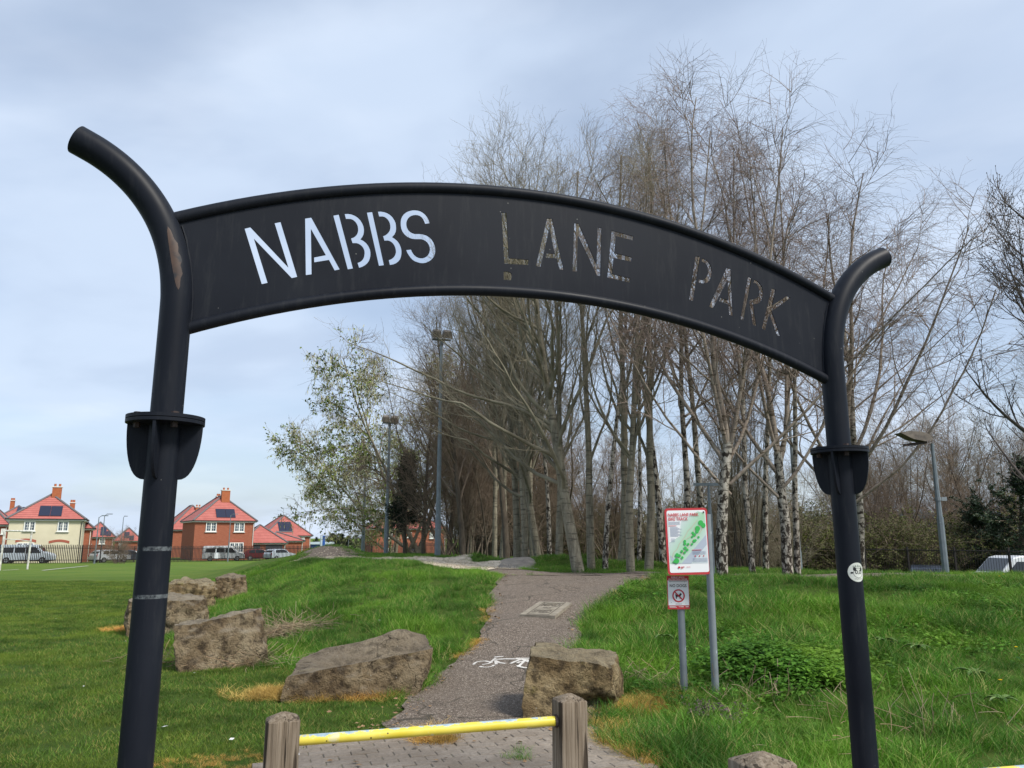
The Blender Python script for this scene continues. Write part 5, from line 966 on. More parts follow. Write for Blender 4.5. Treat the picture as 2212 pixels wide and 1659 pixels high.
# every builder makes a tree about 10 m tall with its base at the origin
def tree_proto(kind, seed, var=0):
    g = np.random.default_rng(seed); root = thing('tree', (0, 0, 0), '', 'tree'); T = Mesh(); Cc = Mesh()
    one = lambda x: np.array([x])
    if kind == 'birch':
        tp = grow(np.zeros((1, 3)), np.array([[g.normal(0, .05), g.normal(0, .05), 1.]]), one(9.6), 16, .035, .03, g); tr = T.tub(tp, one(.080), one(.010), 10, 0, .8)
        p, d, t, r, _ = spawn(tp, tr, 26 if var < 5 else 10, .28 if var < 5 else .4, .97, 42, 10, g, True); L1 = (1 - t) ** .75 * 3.3 + .55; b1 = grow(p, d, L1 * g.uniform(.7, 1.1, len(t)), 8, .09, .11, g); r1 = np.minimum(r * .55, .034 + 0 * r); rr1 = Cc.tub(b1, r1, r1 * .16, 6, 0)
        p, d, t, r, _ = spawn(b1, rr1, 9, .15, 1.0, 42, 13, g); b2 = grow(p, d, (1.25 - .6 * t) * g.uniform(.6, 1.2, len(t)), 5, .13, .03, g); r2 = np.clip(r * .5, .003, .0065); rr2 = Cc.tub(b2, r2, r2 * .35, 3, 1)
        p, d, t, r, _ = spawn(b2, rr2, 5, .1, 1, 40, 15, g); b3 = grow(p, d, g.uniform(.3, .8, len(t)), 4, .16, -.14, g); Cc.tub(b3, np.full(len(t), .0026), np.full(len(t), .0015), 3, 1); rr3 = np.full((len(t), 5), .003)
        p, d, t, r, _ = spawn(b3, rr3, 2, .2, 1, 35, 12, g); b4 = grow(p, d, g.uniform(.18, .45, len(t)), 2, .2, -.25, g); Cc.tub(b4, np.full(len(t), .0021), np.full(len(t), .0012), 3, 1)
        tm, cm = [M_BIRCH], [M_BIRCHB, M_TWIGR]
    elif kind == 'spreading_birch':
        tp = grow(np.zeros((1, 3)), np.array([[.02, .02, 1.]]), one(2.6), 6, .03, .02, g); T.tub(tp, one(.115), one(.088), 12, 0)
        dd = np.array([[-.10, 0, 1], [.30, -.12, 1], [-.62, .1, 1], [.52, .3, .9], [-.30, -.3, 1], [.85, -.1, .75], [-.9, -.1, .85]]); ll = np.array([7.2, 6.6, 6.2, 5.8, 6.4, 6.2, 5.6]); hh = tp[0, -1] + np.array([[0, 0, -.1], [0, 0, -.2], [0, 0, -.5], [0, 0, -.35], [0, 0, -.15], [0, 0, -.8], [0, 0, -1.0]])
        lb = grow(hh, dd, ll, 12, .055, .055, g); rl_ = T.tub(lb, np.array([.072, .055, .048, .04, .045, .038, .034]), np.full(7, .010), 8, 1, .8)
        p, d, t, r, _ = spawn(lb, rl_, 12, .15, 1, 38, 10, g, True); b1 = grow(p, d, (2.5 - 1.4 * t) * g.uniform(.6, 1.1, len(t)), 7, .1, .06, g); r1 = np.clip(r * .5, .008, .026); rr1 = Cc.tub(b1, r1, r1 * .2, 5, 0)
        p, d, t, r, _ = spawn(b1, rr1, 6, .1, 1, 42, 13, g); b2 = grow(p, d, (1.1 - .5 * t) * g.uniform(.6, 1.2, len(t)), 4, .13, 0, g); rr2 = Cc.tub(b2, np.full(len(t), .0075), np.full(len(t), .003), 3, 1)
        p, d, t, r, _ = spawn(b2, rr2, 5, .1, 1, 40, 15, g); b3 = grow(p, d, g.uniform(.35, .85, len(t)), 3, .16, -.18, g); Cc.tub(b3, np.full(len(t), .0026), np.full(len(t), .0015), 3, 1); rr3 = np.full((len(t), 4), .003)
        p, d, t, r, _ = spawn(b3, rr3, 2, .2, 1, 35, 12, g); b4 = grow(p, d, g.uniform(.18, .45, len(t)), 2, .2, -.25, g); Cc.tub(b4, np.full(len(t), .0021), np.full(len(t), .0012), 3, 1)
        tm, cm = [M_BIRCH, M_BIRCHB], [M_BIRCHB, M_TWIGR]
    elif kind in ('poplar', 'arching'):
        arch_ = kind == 'arching'
        tp = grow(np.zeros((1, 3)), np.array([[-.13 if arch_ else g.normal(0, .04), 0, 1.]]), one(9.4), 16, .03, .035, g); tr = T.tub(tp, one(.15 if arch_ else .098), one(.018), 12, 0, .9)
        k = (38 if arch_ else 26) if var < 5 else 11; p, d, t, r, _ = spawn(tp, tr, k, .20 if arch_ else .22, .97, 48 if arch_ else 34, 9, g, True)
        if arch_: d[:, 0] = np.where(g.uniform(0, 1, k) < .62, -np.abs(d[:, 0]) - .15, d[:, 0])
        L1 = ((1 - t) ** .6 * (4.3 if arch_ else 3.3) + .9) * g.uniform(.75, 1.1, len(t)); b1 = grow(p, d, L1 * (1.25 if arch_ else 1), 12, .125 if arch_ else .085, .065 if arch_ else .13, g); r1 = np.minimum(r * .6, .055 if arch_ else .038); rr1 = Cc.tub(b1, r1, r1 * .14, 6, 0)
        p, d, t, r, _ = spawn(b1, rr1, 15 if arch_ else 10, .12, 1, 40, 10, g, True); b2 = grow(p, d, (1.6 - .9 * t) * g.uniform(.6, 1.2, len(t)), 6, .15, .09, g); r2 = np.clip(r * .5, .004, .009); rr2 = Cc.tub(b2, r2, r2 * .3, 4, 1)
        p, d, t, r, _ = spawn(b2, rr2, 6, .1, 1, 42, 12, g); b3 = grow(p, d, (.75 - .35 * t) * g.uniform(.6, 1.3, len(t)), 4, .12, .09, g); Cc.tub(b3, np.full(len(t), .0027), np.full(len(t), .0017), 3, 1); rr3 = np.full((len(t), 5), .003)
        p, d, t, r, _ = spawn(b3, rr3, 2, .2, 1, 42, 12, g); b4 = grow(p, d, g.uniform(.10, .32, len(t)), 2, .12, .08, g); Cc.tub(b4, np.full(len(t), .0020), np.full(len(t), .0013), 3, 1)
        tm, cm = ([M_GREY], [M_GREYB, M_TWIGG]) if var != 3 else ([M_DARKB], [M_TWIGD, M_TWIGD])
    elif kind == 'catkin':
        st = np.zeros((5, 3)); st[:, 0] = g.normal(0, .15, 5); dd = np.array([[-.45, 0, 1], [.2, .2, 1], [-.95, -.1, .85], [-.1, -.3, 1], [.5, 0, 1]]); lb = grow(st, dd, np.array([8.2, 8.6, 7.4, 8.4, 7.0]), 12, .07, .03, g); rl_ = T.tub(lb, np.array([.10, .11, .08, .09, .07]), np.full(5, .014), 8, 0, .8)
        p, d, t, r, _ = spawn(lb, rl_, 15, .15, 1, 48, 12, g, True); b1 = grow(p, d, (2.9 - 1.6 * t) * g.uniform(.7, 1.1, len(t)), 7, .10, .0, g); r1 = np.clip(r * .5, .01, .03); rr1 = Cc.tub(b1, r1, r1 * .2, 5, 0)
        p, d, t, r, _ = spawn(b1, rr1, 13, .1, 1, 45, 13, g); b2 = grow(p, d, (1.2 - .6 * t) * g.uniform(.6, 1.2, len(t)), 4, .14, 0, g); rr2 = Cc.tub(b2, np.full(len(t), .0075), np.full(len(t), .0035), 3, 1)
        p, d, t, r, _ = spawn(b2, rr2, 8, .1, 1, 42, 15, g); b3 = grow(p, d, g.uniform(.2, .6, len(t)), 3, .16, -.04, g); Cc.tub(b3, np.full(len(t), .0048), np.full(len(t), .0025), 3, 1); rr3 = np.full((len(t), 4), .003)
        p, d, t, r, _ = spawn(b3, rr3, 3, .1, 1, 60, 20, g); sel = (mask := np.array([mnoise.noise(Vector(q) * .55) for q in p])) > -.30; p = p[sel]; D = norm(np.stack([g.normal(0, .25, len(p)), g.normal(0, .25, len(p)), -np.ones(len(p))], 1)); grn = g.uniform(0, 1, len(p)) < .30 + .8 * mask[sel]
        Cc.cards(p[~grn], D[~grn], g.uniform(.08, .14, ((~grn).sum(), 1)), .013, g, 2); Cc.cards(p[grn], norm(g.normal(0, 1, (grn.sum(), 3))), g.uniform(.06, .11, (grn.sum(), 1)), .030, g, 3)
        tm, cm = [M_GREY], [M_TWIGD, M_TWIGD, M_CATKIN, M_SPRING]
    elif kind == 'scrub':
        k = 16; st = np.zeros((k, 3)); st[:, :2] = g.normal(0, .9, (k, 2)); dd = np.stack([g.normal(0, .42, k), g.normal(0, .42, k), np.ones(k)], 1); lb = grow(st, dd, g.uniform(6.5, 9.8, k), 8, .08, .03, g); rl_ = T.tub(lb, np.full(k, .07), np.full(k, .014), 6, 0, .8)
        p, d, t, r, _ = spawn(lb, rl_, 15, .08, 1, 38, 12, g, True); b1 = grow(p, d, (3.0 - 1.7 * t) * g.uniform(.6, 1.1, len(t)), 5, .12, .05, g); rr1 = Cc.tub(b1, np.full(len(t), .015), np.full(len(t), .005), 4, 0)
        p, d, t, r, _ = spawn(b1, rr1, 11 if var == 0 else 8, .1, 1, 42, 13, g); b2 = grow(p, d, (1.5 - .7 * t) * g.uniform(.5, 1.2, len(t)), 3, .14, .05, g); rr2 = Cc.tub(b2, np.full(len(t), .0068), np.full(len(t), .004), 3, 0)
        p, d, t, r, _ = spawn(b2, rr2, 4, .1, 1, 42, 15, g); b3 = grow(p, d, g.uniform(.3, .8, len(t)), 2, .14, .04, g); Cc.tub(b3, np.full(len(t), .0050), np.full(len(t), .003), 3, 0); tm, cm = [M_DARKB], [M_TWIGD if var == 0 else M_TWIGG]
    elif kind == 'hedge':
        k = 14; st = np.zeros((k, 3)); st[:, :2] = g.normal(0, 2.2, (k, 2)); dd = np.stack([g.normal(0, .5, k), g.normal(0, .5, k), np.ones(k)], 1); lb = grow(st, dd, g.uniform(6, 10, k), 6, .1, .0, g); rl_ = T.tub(lb, np.full(k, .09), np.full(k, .03), 5, 0, .8)
        p, d, t, r, _ = spawn(lb, rl_, 16, .02, 1, 52, 16, g, True); b1 = grow(p, d, g.uniform(1.5, 3.6, len(t)), 4, .14, .02, g); rr1 = Cc.tub(b1, np.full(len(t), .035), np.full(len(t), .012), 3, 0)
        p, d, t, r, _ = spawn(b1, rr1, 14, .05, 1, 48, 16, g); b2 = grow(p, d, g.uniform(.6, 1.8, len(t)), 3, .15, .02, g); Cc.tub(b2, np.full(len(t), .013), np.full(len(t), .007), 3, 0); rr2 = np.full((len(t), 4), .003)
        p, d, t, r, _ = spawn(b2, rr2, 5, .0, 1, 42, 15, g); Cc.cards(p, norm(g.normal(0, 1, p.shape)), g.uniform(.08, .2, (len(p), 1)), .05, g, 1); tm, cm = [M_DARKB], [M_TWIGD, M_OLIVE]
    elif kind in ('conifer', 'evergreen'):
        con = kind == 'conifer'; tp = grow(np.zeros((1, 3)), np.array([[0, 0, 1.]]), one(9.5), 8, .03, .02, g); tr = T.tub(tp, one(.20), one(.03), 8, 0)
        k = 70; p, d, t, r, _ = spawn(tp, tr, k, .28 if con else .03, 1, 72 if con else 55, 14, g, True); L = ((1 - t) * 2.2 + .5) if con else (np.sin(np.clip(t * 1.05 + .12, 0, 1) * math.pi) ** .7 * 4.0 + .5); b1 = grow(p, d, L * g.uniform(.6, 1.15, k), 5, .12, .03, g); rr1 = Cc.tub(b1, np.full(k, .035), np.full(k, .01), 4, 0)
        p, d, t, r, _ = spawn(b1, rr1, 16, .1, 1, 50, 18, g); b2 = grow(p, d, g.uniform(.3, 1.0, len(t)), 3, .15, -.02, g); Cc.tub(b2, np.full(len(t), .010), np.full(len(t), .006), 3, 0); rr2 = np.full((len(t), 4), .003)
        p, d, t, r, _ = spawn(b2, rr2, 26 if con else 34, .0, 1, 50, 20, g); p = p + g.normal(0, .05, p.shape); nn_ = g.uniform(.10, .20, (len(p), 1)) if con else g.uniform(.07, .13, (len(p), 1)); Cc.cards(p, norm(g.normal(0, 1, p.shape) + (0, 0, -.2)), nn_, .035, g, 1)
        tm, cm = [M_DARKB], [M_TWIGD, M_NEEDLE if con else M_EVER]
    elif kind == 'chestnut':
        tp = grow(np.zeros((1, 3)), np.array([[0, 0, 1.]]), one(8.5), 10, .03, .03, g); tr = T.tub(tp, one(.26), one(.06), 12, 0)
        k = 14; p, d, t, r, _ = spawn(tp, tr, k, .22, 1, 62, 8, g, True); d[:, 0] = np.where(g.uniform(0, 1, k) < .62, -np.abs(d[:, 0]), d[:, 0]); b1 = grow(p, d, ((1 - t) * 2.6 + 2.4) * g.uniform(.85, 1.1, k), 10, .06, .07, g); rr1 = Cc.tub(b1, np.minimum(r * .5, .07), np.full(k, .012), 7, 0)
        p, d, t, r, _ = spawn(b1, rr1, 8, .15, 1, 40, 8, g, True); b2 = grow(p, d, (1.7 - .9 * t) * g.uniform(.6, 1.1, len(t)), 6, .08, .16, g); rr2 = Cc.tub(b2, np.clip(r * .5, .009, .022), np.full(len(t), .0065), 5, 0)
        p, d, t, r, _ = spawn(b2, rr2, 4, .15, 1, 42, 10, g, True); b3 = grow(p, d, (.8 - .35 * t) * g.uniform(.5, 1.1, len(t)), 5, .09, .2, g); rr3 = Cc.tub(b3, np.full(len(t), .0070), np.full(len(t), .0050), 4, 0)
        p, d, t, r, _ = spawn(b3, rr3, 3, .3, 1, 45, 10, g, True); b4 = grow(p, d, g.uniform(.06, .28, len(t)), 3, .1, .2, g); Cc.tub(b4, np.full(len(t), .0052), np.full(len(t), .0042), 4, 0)
        for bb_ in (b3, b4):
            e = bb_[:, -1]; dd_ = norm(bb_[:, -1] - bb_[:, -2]); P_ = np.stack([e - dd_ * .005, e + dd_ * .010, e + dd_ * .026, e + dd_ * .04], 1); V_, Q_ = tubes(P_, np.broadcast_to(np.array([.006, .012, .010, .001]), (len(e), 4)), 4); Cc.add(V_, Q_, 0)
        tm, cm = [M_DARKB], [M_TWIGX]
    T.build('trunk', tm, root); c = Cc.build('crown', cm, root, smooth=kind not in ('hedge', 'evergreen', 'conifer', 'catkin'))
    zmax = np.percentile(np.concatenate(Cc.V)[:, 2], 99.7); root['h'] = float(zmax); return root
USED = {}; tg = np.random.default_rng(11)
PROTO = {}
def tree(kind, var, label, px, Y, top, width=1.0, rz=0.0, group='bare trees on the bank', tilt=(0, 0), by=None, cat='tree', name=None):
    key = (kind, var)
    if key not in PROTO: PROTO[key] = tree_proto(kind, 100 + var * 17 + sum(map(ord, kind)), var)
    tilt = tilt if tilt != (0, 0) or kind in ('arching', 'spreading_birch', 'hedge', 'evergreen', 'conifer') else (R(tg.normal(0, 1.6)), R(tg.normal(0, 2.0))); pr = PROTO[key]; X = xat(px, Y, 1215) ; z = hz(X, Y) - .05; H = at(px, top, Y).z - z; s = H / pr['h']; f = bool(key in USED)
    if f: o = copy_tree(pr, label, (X, Y, z), rz, (s * width, s * width, s), tilt)
    else: o = pr; USED[key] = 1; o.location = (X, Y, z); o.rotation_euler = (tilt[0], tilt[1], rz); o.scale = (s * width, s * width, s); o['label'] = label
    o['category'] = cat; o['group'] = group; nm = name or {'birch': 'birch_tree', 'spreading_birch': 'birch_tree', 'poplar': 'poplar_tree', 'arching': 'poplar_tree', 'catkin': 'catkin_tree', 'scrub': 'bare_shrub', 'hedge': 'hedge_shrub', 'conifer': 'conifer_tree', 'evergreen': 'evergreen_tree', 'chestnut': 'chestnut_tree'}[kind]
    o.name = nm; return o
GB = 'birches and poplars on the bank'
LATE = ('birch', 1, 'birch standing farther back behind the right arch post, fine drooping twigs', 1856, 23.5, 400, 1.5, 1.2, GB)
tree('arching', 0, 'broad grey trunk leaning left whose long limbs arch left towards the tallest floodlight column', 1250, 20.0, 285, 1.0, 0, GB)
tree('poplar', 6, 'grey trunk touching the leaning broad one on its right side', 1277, 21.5, 268, .95, 1.1, GB)
tree('birch', 5, 'slim birch trunk between the leaning grey tree and the thick grey trunks', 1306, 21, 330, .9, .4, GB)
tree('poplar', 6, 'grey poplar just left of the thickest straight grey trunk', 1341, 24, 262, 1.0, 2.2, GB)
tree('poplar', 1, 'thick straight grey trunk left of the map board, nearer of the two', 1362, 20, 300, 1.05, .3, GB)
tree('birch', 5, 'very thin birch stem squeezed between two thick grey trunks', 1380, 23.5, 380, .75, 1.9, GB)
tree('poplar', 6, 'thick grey trunk midway between the leaning tree and the map board', 1400, 20.8, 235, 1.0, 3.4, GB)
tree('birch', 5, 'thin mottled birch touching the left edge of the map board', 1433, 22.5, 225, .95, 2.6, GB)
tree('birch', 1, 'birch whose pale trunk leans left above the map board', 1484, 21.5, 215, 1.0, .9, GB, (0, R(-2.5)))
tree('birch', 5, 'birch whose lower trunk shows over the right corner of the map board', 1524, 23.5, 205, .95, 4.4, GB)
tree('spreading_birch', 0, 'stout white birch with many fanning limbs, right of the map board', 1558, 17.6, 185, 1.0, 0, GB)
tree('scrub', 1, 'thin dark stem between the stout birch and the next slim birch', 1603, 26, 560, .35, .5, GB)
tree('birch', 1, 'slim birch leaning slightly left, first one right of the stout birch', 1624, 20, 235, .9, 3.6, GB, (0, R(-2)))
tree('birch', 5, 'slim birch halfway between the stout birch and the twin trunks', 1653, 22, 300, .9, 5.3, GB, (0, R(1.5)))
tree('spreading_birch', 1, 'left trunk of the twin birches, limbs sprawling right behind the arch post', 1700, 18.6, 235, 1.0, 0, GB)
tree('birch', 5, 'pinkish right trunk of the twin birches near the right arch post', 1721, 19.4, 330, 1.0, 5.0, GB)
tree('spreading_birch', 1, 'birch hidden behind the right arch post with its crown showing to the right', 1838, 22.5, 345, 1.25, 2.4, GB)
tree('birch', 5, 'small birch trunk with peeling bark just left of the leaning grey tree', 1187, 27, 470, .9, 2.9, GB)
tree('birch', 5, 'white stemmed sapling standing before the brick house by the dark conifer', 851, 47, 1020, .6, .3, GB)
tree('poplar', 1, 'grey poplar third left of the leaning tree', 1206, 25, 345, 1.0, 4.2, GB)
tree('poplar', 0, 'pale grey trunk beside a thick dark one behind the small asphalt ramp', 1134, 26, 400, 1.0, 5.2, GB)
tree('poplar', 6, 'thick dark trunk behind the small asphalt ramp', 1117, 27.5, 500, 1.25, 1.7, GB)
tree('poplar', 6, 'trunk right of the pale one behind the asphalt ramp', 1152, 30, 420, .9, .7, GB)
tree('poplar', 6, 'slender trunk beside the pale ramp mound, with a twin on its left', 1083, 31, 560, 1.0, 2.6, GB)
tree('poplar', 6, 'left one of two slender trunks over the pale ramp mound', 1068, 33, 590, 1.0, 1.4, GB)
tree('scrub', 0, 'brown bushy tree right behind the tallest floodlight column', 1003, 34, 760, .7, .5, GB)
tree('poplar', 1, 'bare tree with forked low trunk immediately right of the tallest column', 1017, 36, 640, 1.1, 3.8, GB)
tree('catkin', 0, 'catkin covered tree spreading left over the middle floodlight column', 895, 44, 745, 1.1, 0, GB)
tree('catkin', 0, 'catkin covered tree farther back around the farthest floodlight column', 850, 58, 930, 1.0, .5, GB)
tree('scrub', 1, 'reddish brown twiggy tree behind the catkin trees', 1030, 42, 800, .7, 2.2, GB)
tree('arching', 0, 'second leaning grey trunk farther back, limbs sweeping left behind the tallest floodlight column', 1165, 27, 500, .9, .15, GB)
tree('poplar', 3, 'brown bare tree just left of the tallest floodlight column, in front of the brick house', 915, 38, 765, 1.3, .6, GB)
tree('poplar', 3, 'brown bare tree just right of the tallest floodlight column', 968, 35, 700, 1.3, 2.2, GB)
tree('poplar', 3, 'brown bare tree between the tallest column and the forked trunk', 1000, 31, 610, 1.2, 4.0, GB)
tree('poplar', 3, 'brown bare tree filling the gap left of the pale trunks', 1095, 30, 480, 1.1, 5.0, GB)
tree('scrub', 0, 'dull brown twiggy tree behind the leaning grey tree', 1160, 40, 760, .9, 1.2, GB)
tree('scrub', 1, 'dull brown twiggy tree seen between leaning tree and pale trunks', 1050, 42, 820, .9, 3.9, GB)
tree('conifer', 0, 'dark shaggy conifer left of the tallest floodlight column, in front of the brick house', 874, 36, 985, 1.0, 0, GB)
tree('conifer', 0, 'dark conifer among trunks right of the tallest floodlight column', 1020, 46, 985, 1.3, 2, GB)
tree('conifer', 0, 'dark conifer behind the thick dark trunk', 1100, 50, 1000, 1.3, 3, GB)
tree('conifer', 0, 'dark conifer behind the leaning grey tree', 1205, 52, 1010, 1.3, 4, GB)
tree('scrub', 0, 'bare shrub growing through the fence between the parked cars', 258, 83, 1136, .8, 1, 'shrubs by the pitch fence')
# undergrowth that closes the view between and behind the trunks: individuals nothing tells apart
i = 0
for px, Y, top in [(1035, 64, 1090), (1080, 56, 1100), (1125, 60, 1085), (1170, 57, 1090), (1215, 55, 1080), (1258, 58, 1085), (1300, 54, 1080), (1345, 57, 1080), (1390, 53, 1085), (1430, 55, 1080), (1475, 52, 1075), (1520, 54, 1080), (1565, 50, 1070), (1605, 52, 1065), (1650, 49, 1070), (1700, 48, 1075), (1745, 50, 1085), (1790, 47, 1095), (1840, 48, 1100), (1890, 46, 1110), (1940, 47, 1110), (1990, 45, 1115), (2030, 48, 1110), (2080, 49, 1100), (2130, 51, 1090), (2200, 51, 1080), (2280, 51, 1080)]:
    tree('hedge', i % 2, 'dense brown and olive undergrowth shrub behind the railing and tree trunks', px, Y, top, 1.1 + .3 * ((i * 7) % 3) / 2, i * 1.3, 'undergrowth behind the trees', cat='shrub'); i += 1
for px, Y, top in [(1010, 50, 960), (1120, 48, 900), (1240, 46, 930), (1330, 44, 900), (1430, 45, 940), (1570, 45, 960), (1680, 44, 980)]:
    tree('scrub', i % 2, 'bare brown scrub tree standing in the undergrowth behind the birches', px, Y, top, .8, i * 1.7, 'scrub trees behind the birches', cat='tree'); i += 1
for px, Y, top, wd, lb in [(1905, 52, 930, .8, 'bare bushy tree right behind the right arch post, left of the leaning lamp column'), (1975, 56, 880, .8, 'bare bushy tree directly behind the lamp column on the right'), (2055, 54, 862, .85, 'tallest bare bushy tree just right of the lamp column'), (2125, 58, 890, .8, 'bare bushy tree behind the dark evergreen'), (2200, 56, 905, .8, 'bare bushy tree at the right edge above the dark evergreen'), (1850, 60, 960, .8, 'bare bushy tree farthest back beside the right arch post')]:
    tree('scrub', i % 2, lb, px, Y, top, wd, i * 2.1, 'bare bushy trees beyond the railing'); i += 1
tree('evergreen', 0, 'dark evergreen tree filling the right edge above the white van', 2200, 43.6, 990, 1.35, 0, 'evergreens on the right')
tree('evergreen', 0, 'lower dark evergreen bush left of the tall evergreen', 2122, 44.6, 1080, 1.35, 2, 'evergreens on the right')
tree('evergreen', 0, 'dark evergreen bush behind the slim trunks right of the stout birch', 1600, 47, 1090, 1.3, 3.3, 'evergreens on the right')
for k, (px, top) in enumerate([(680, 1160), (692, 1163), (706, 1158), (716, 1152), (727, 1156), (738, 1153), (750, 1157), (764, 1164), (778, 1160), (792, 1163)]):
    tree('conifer' if k in (3, 4, 5, 6) else 'evergreen', 0, 'far dark tree in the row on the skyline between the shop and the brick house', px, 200 + 7 * (k % 3), top, 2.0 if k in (3, 4, 5, 6) else 1.3, k * 1.1, 'far dark trees on the skyline'); i += 1
tree(*LATE)
tree('chestnut', 0, 'bare tree with upturned budded twigs reaching in from the right edge', 2330, 12.5, 395, 1.0, 0, 'trees reaching in from the right edge')
tree('poplar', 1, 'bare twiggy tree reaching in lower down at the right edge', 2330, 21, 590, 1.15, 2.5, 'trees reaching in from the right edge')
tree('scrub', 0, 'reddish twiggy shrub low behind the tallest floodlight column', 1010, 45, 1000, .8, 4.5, 'undergrowth behind the trees', cat='shrub')
# ------------------------------------------------------------------ grass, straw, leaves
def clump(name, n, h0, h1, spread, width, mat, seed, lean=.5, curl=.6, tint=(0, 1)):
    g = np.random.default_rng(seed); a = g.uniform(0, 2 * np.pi, n); r = spread * np.sqrt(g.uniform(0, 1, n)); base = np.stack([r * np.cos(a), r * np.sin(a), np.full(n, -.01)], 1)
    h = g.uniform(h0, h1, n); ld = g.uniform(0, 2 * np.pi, n); lm = g.uniform(.1, 1, n) * lean; D = np.stack([np.cos(ld), np.sin(ld)], 1); f = g.uniform(0, np.pi, n); side = np.stack([np.cos(f), np.sin(f), 0 * f], 1) * width * g.uniform(.6, 1.2, n)[:, None]
    lev = []
    for t, w in ((0, 1.), (.4, .9), (.75, .55), (1., .06)):
        c = base.copy(); off = (lm * t + curl * lm * t * t)[:, None] * D * h[:, None]; c[:, :2] += off; c[:, 2] += h * (t - .25 * curl * lm * t * t); lev += [c - side * w, c + side * w]
    V = np.stack(lev, 1).reshape(-1, 3); I = np.arange(n)[:, None] * 8; Fq = np.concatenate([I + np.array([[0, 1, 3, 2]]), I + np.array([[2, 3, 5, 4]]), I + np.array([[4, 5, 7, 6]])]); tn = np.repeat(g.uniform(*tint, n), 8)
    me = npmesh(name, V, Fq, mat, attrs={'tint': tn}, lnk=False); return me
def leafclump(name, n, h, spread, size, mat, seed, droop=.2):
    g = np.random.default_rng(seed); a = g.uniform(0, 2 * np.pi, n); r = spread * np.sqrt(g.uniform(0, 1, n)); P = np.stack([r * np.cos(a), r * np.sin(a), h * g.uniform(.15, 1, n) * (1 - .3 * r / spread)], 1); d = g.uniform(0, 2 * np.pi, n); D = np.stack([np.cos(d), np.sin(d), g.uniform(-droop - .3, .4, n)], 1); D = norm(D); S = norm(np.cross(D, np.array([0, 0, 1.]))); s = size * g.uniform(.6, 1.2, n)[:, None]; U = norm(np.cross(S, D))
    V = np.stack([P, P + D * s * .45 + S * s * .34 + U * s * .08, P + D * s * 1.1 - U * s * .12, P + D * s * .45 - S * s * .34 + U * s * .08], 1).reshape(-1, 3)
    return npmesh(name, V, np.arange(n * 4).reshape(-1, 4), mat, attrs={'tint': np.repeat(g.uniform(0, 1, n), 4)}, lnk=False)
def scatter(name, meshes, P, S, mat, label=None, cat=None, parent=None, tiltn=.12):
    """one object: clumps instanced on its own points by geometry nodes"""
    me = bpy.data.meshes.new(name); me.vertices.add(len(P)); me.vertices.foreach_set('co', np.ascontiguousarray(P, np.float32).ravel()); g = np.random.default_rng(len(P))
    for an, av in (('s', S), ('k', g.integers(0, len(meshes), len(P)).astype(float)), ('r', g.uniform(0, 6.28, len(P))), ('ta', g.normal(0, tiltn, len(P)))): me.attributes.new(an, 'FLOAT', 'POINT').data.foreach_set('value', np.ascontiguousarray(av, np.float32))
    o = link(name, me, parent); tag(o, label, cat, kind='stuff'); ng = bpy.data.node_groups.new(name, 'GeometryNodeTree'); ng.interface.new_socket('Geometry', in_out='INPUT', socket_type='NodeSocketGeometry'); ng.interface.new_socket('Geometry', in_out='OUTPUT', socket_type='NodeSocketGeometry')
    N = ng.nodes; L = ng.links; gi = N.new('NodeGroupInput'); go = N.new('NodeGroupOutput'); j = N.new('GeometryNodeGeometryToInstance')
    for q in meshes:
        h = bpy.data.objects.new(name + '_clump', q); oi = N.new('GeometryNodeObjectInfo'); oi.inputs['Object'].default_value = h; oi.inputs['As Instance'].default_value = True; L.new(oi.outputs['Geometry'], j.inputs[0]) if len(meshes) == 1 else None; h['kind'] = 'helper'
    ip = N.new('GeometryNodeInstanceOnPoints'); L.new(gi.outputs[0], ip.inputs['Points'])
    jn = N.new('GeometryNodeJoinGeometry'); 
    for nd in [n_ for n_ in N if n_.bl_idname == 'GeometryNodeObjectInfo'][::-1]: L.new(nd.outputs['Geometry'], jn.inputs[0])
    L.new(jn.outputs[0], ip.inputs['Instance']); ip.inputs['Pick Instance'].default_value = True
    def at_(nm): n_ = N.new('GeometryNodeInputNamedAttribute'); n_.data_type = 'FLOAT'; n_.inputs[0].default_value = nm; return n_.outputs[0]
    kk = N.new('FunctionNodeFloatToInt'); L.new(at_('k'), kk.inputs[0]); L.new(kk.outputs[0], ip.inputs['Instance Index'])
    cx = N.new('ShaderNodeCombineXYZ'); L.new(at_('ta'), cx.inputs[0]); L.new(at_('r'), cx.inputs[2]); er = N.new('FunctionNodeEulerToRotation'); L.new(cx.outputs[0], er.inputs[0]); L.new(er.outputs[0], ip.inputs['Rotation']); L.new(at_('s'), ip.inputs['Scale'])
    L.new(ip.outputs[0], go.inputs[0]); N.remove(j); md = o.modifiers.new('scatter', 'NODES'); md.node_group = ng; return o
def blocked(x, y, grow_=0.0):
    b = inpoly(x, y, POLY1) | inpoly(x, y, POLY2) | inpoly(x, y, POLY5) | inpoly(x, y, POLY3) | inpoly(x, y, PAVE) | inpoly(x, y, POLY4) | inpoly(x, y, POLY6); return b
def pts_in(n, x0, x1, y0, y1, g, dens=None, mask=None):
    x = g.uniform(x0, x1, n); y = g.uniform(y0, y1, n); vis = np.abs(x) < .74 * y + 1.2; k = vis & ~blocked(x, y)
    if dens is not None: k &= g.uniform(0, 1, n) < dens(x, y)
    if mask is not None: k &= mask(x, y)
    x, y = x[k], y[k]; return np.stack([x, y, height(x, y)], 1)
g = np.random.default_rng(5)
xfoot = lambda y: np.interp(y, [6, 8, 9, 10.7, 14, 20, 28, 40], [.6, -.7, -1.6, -3.4, -6.3, -8.3, -12, -17])
onbank = lambda x, y: (x > xfoot(y) - .3) & (y > 7.6 - .3 * (x > 1))
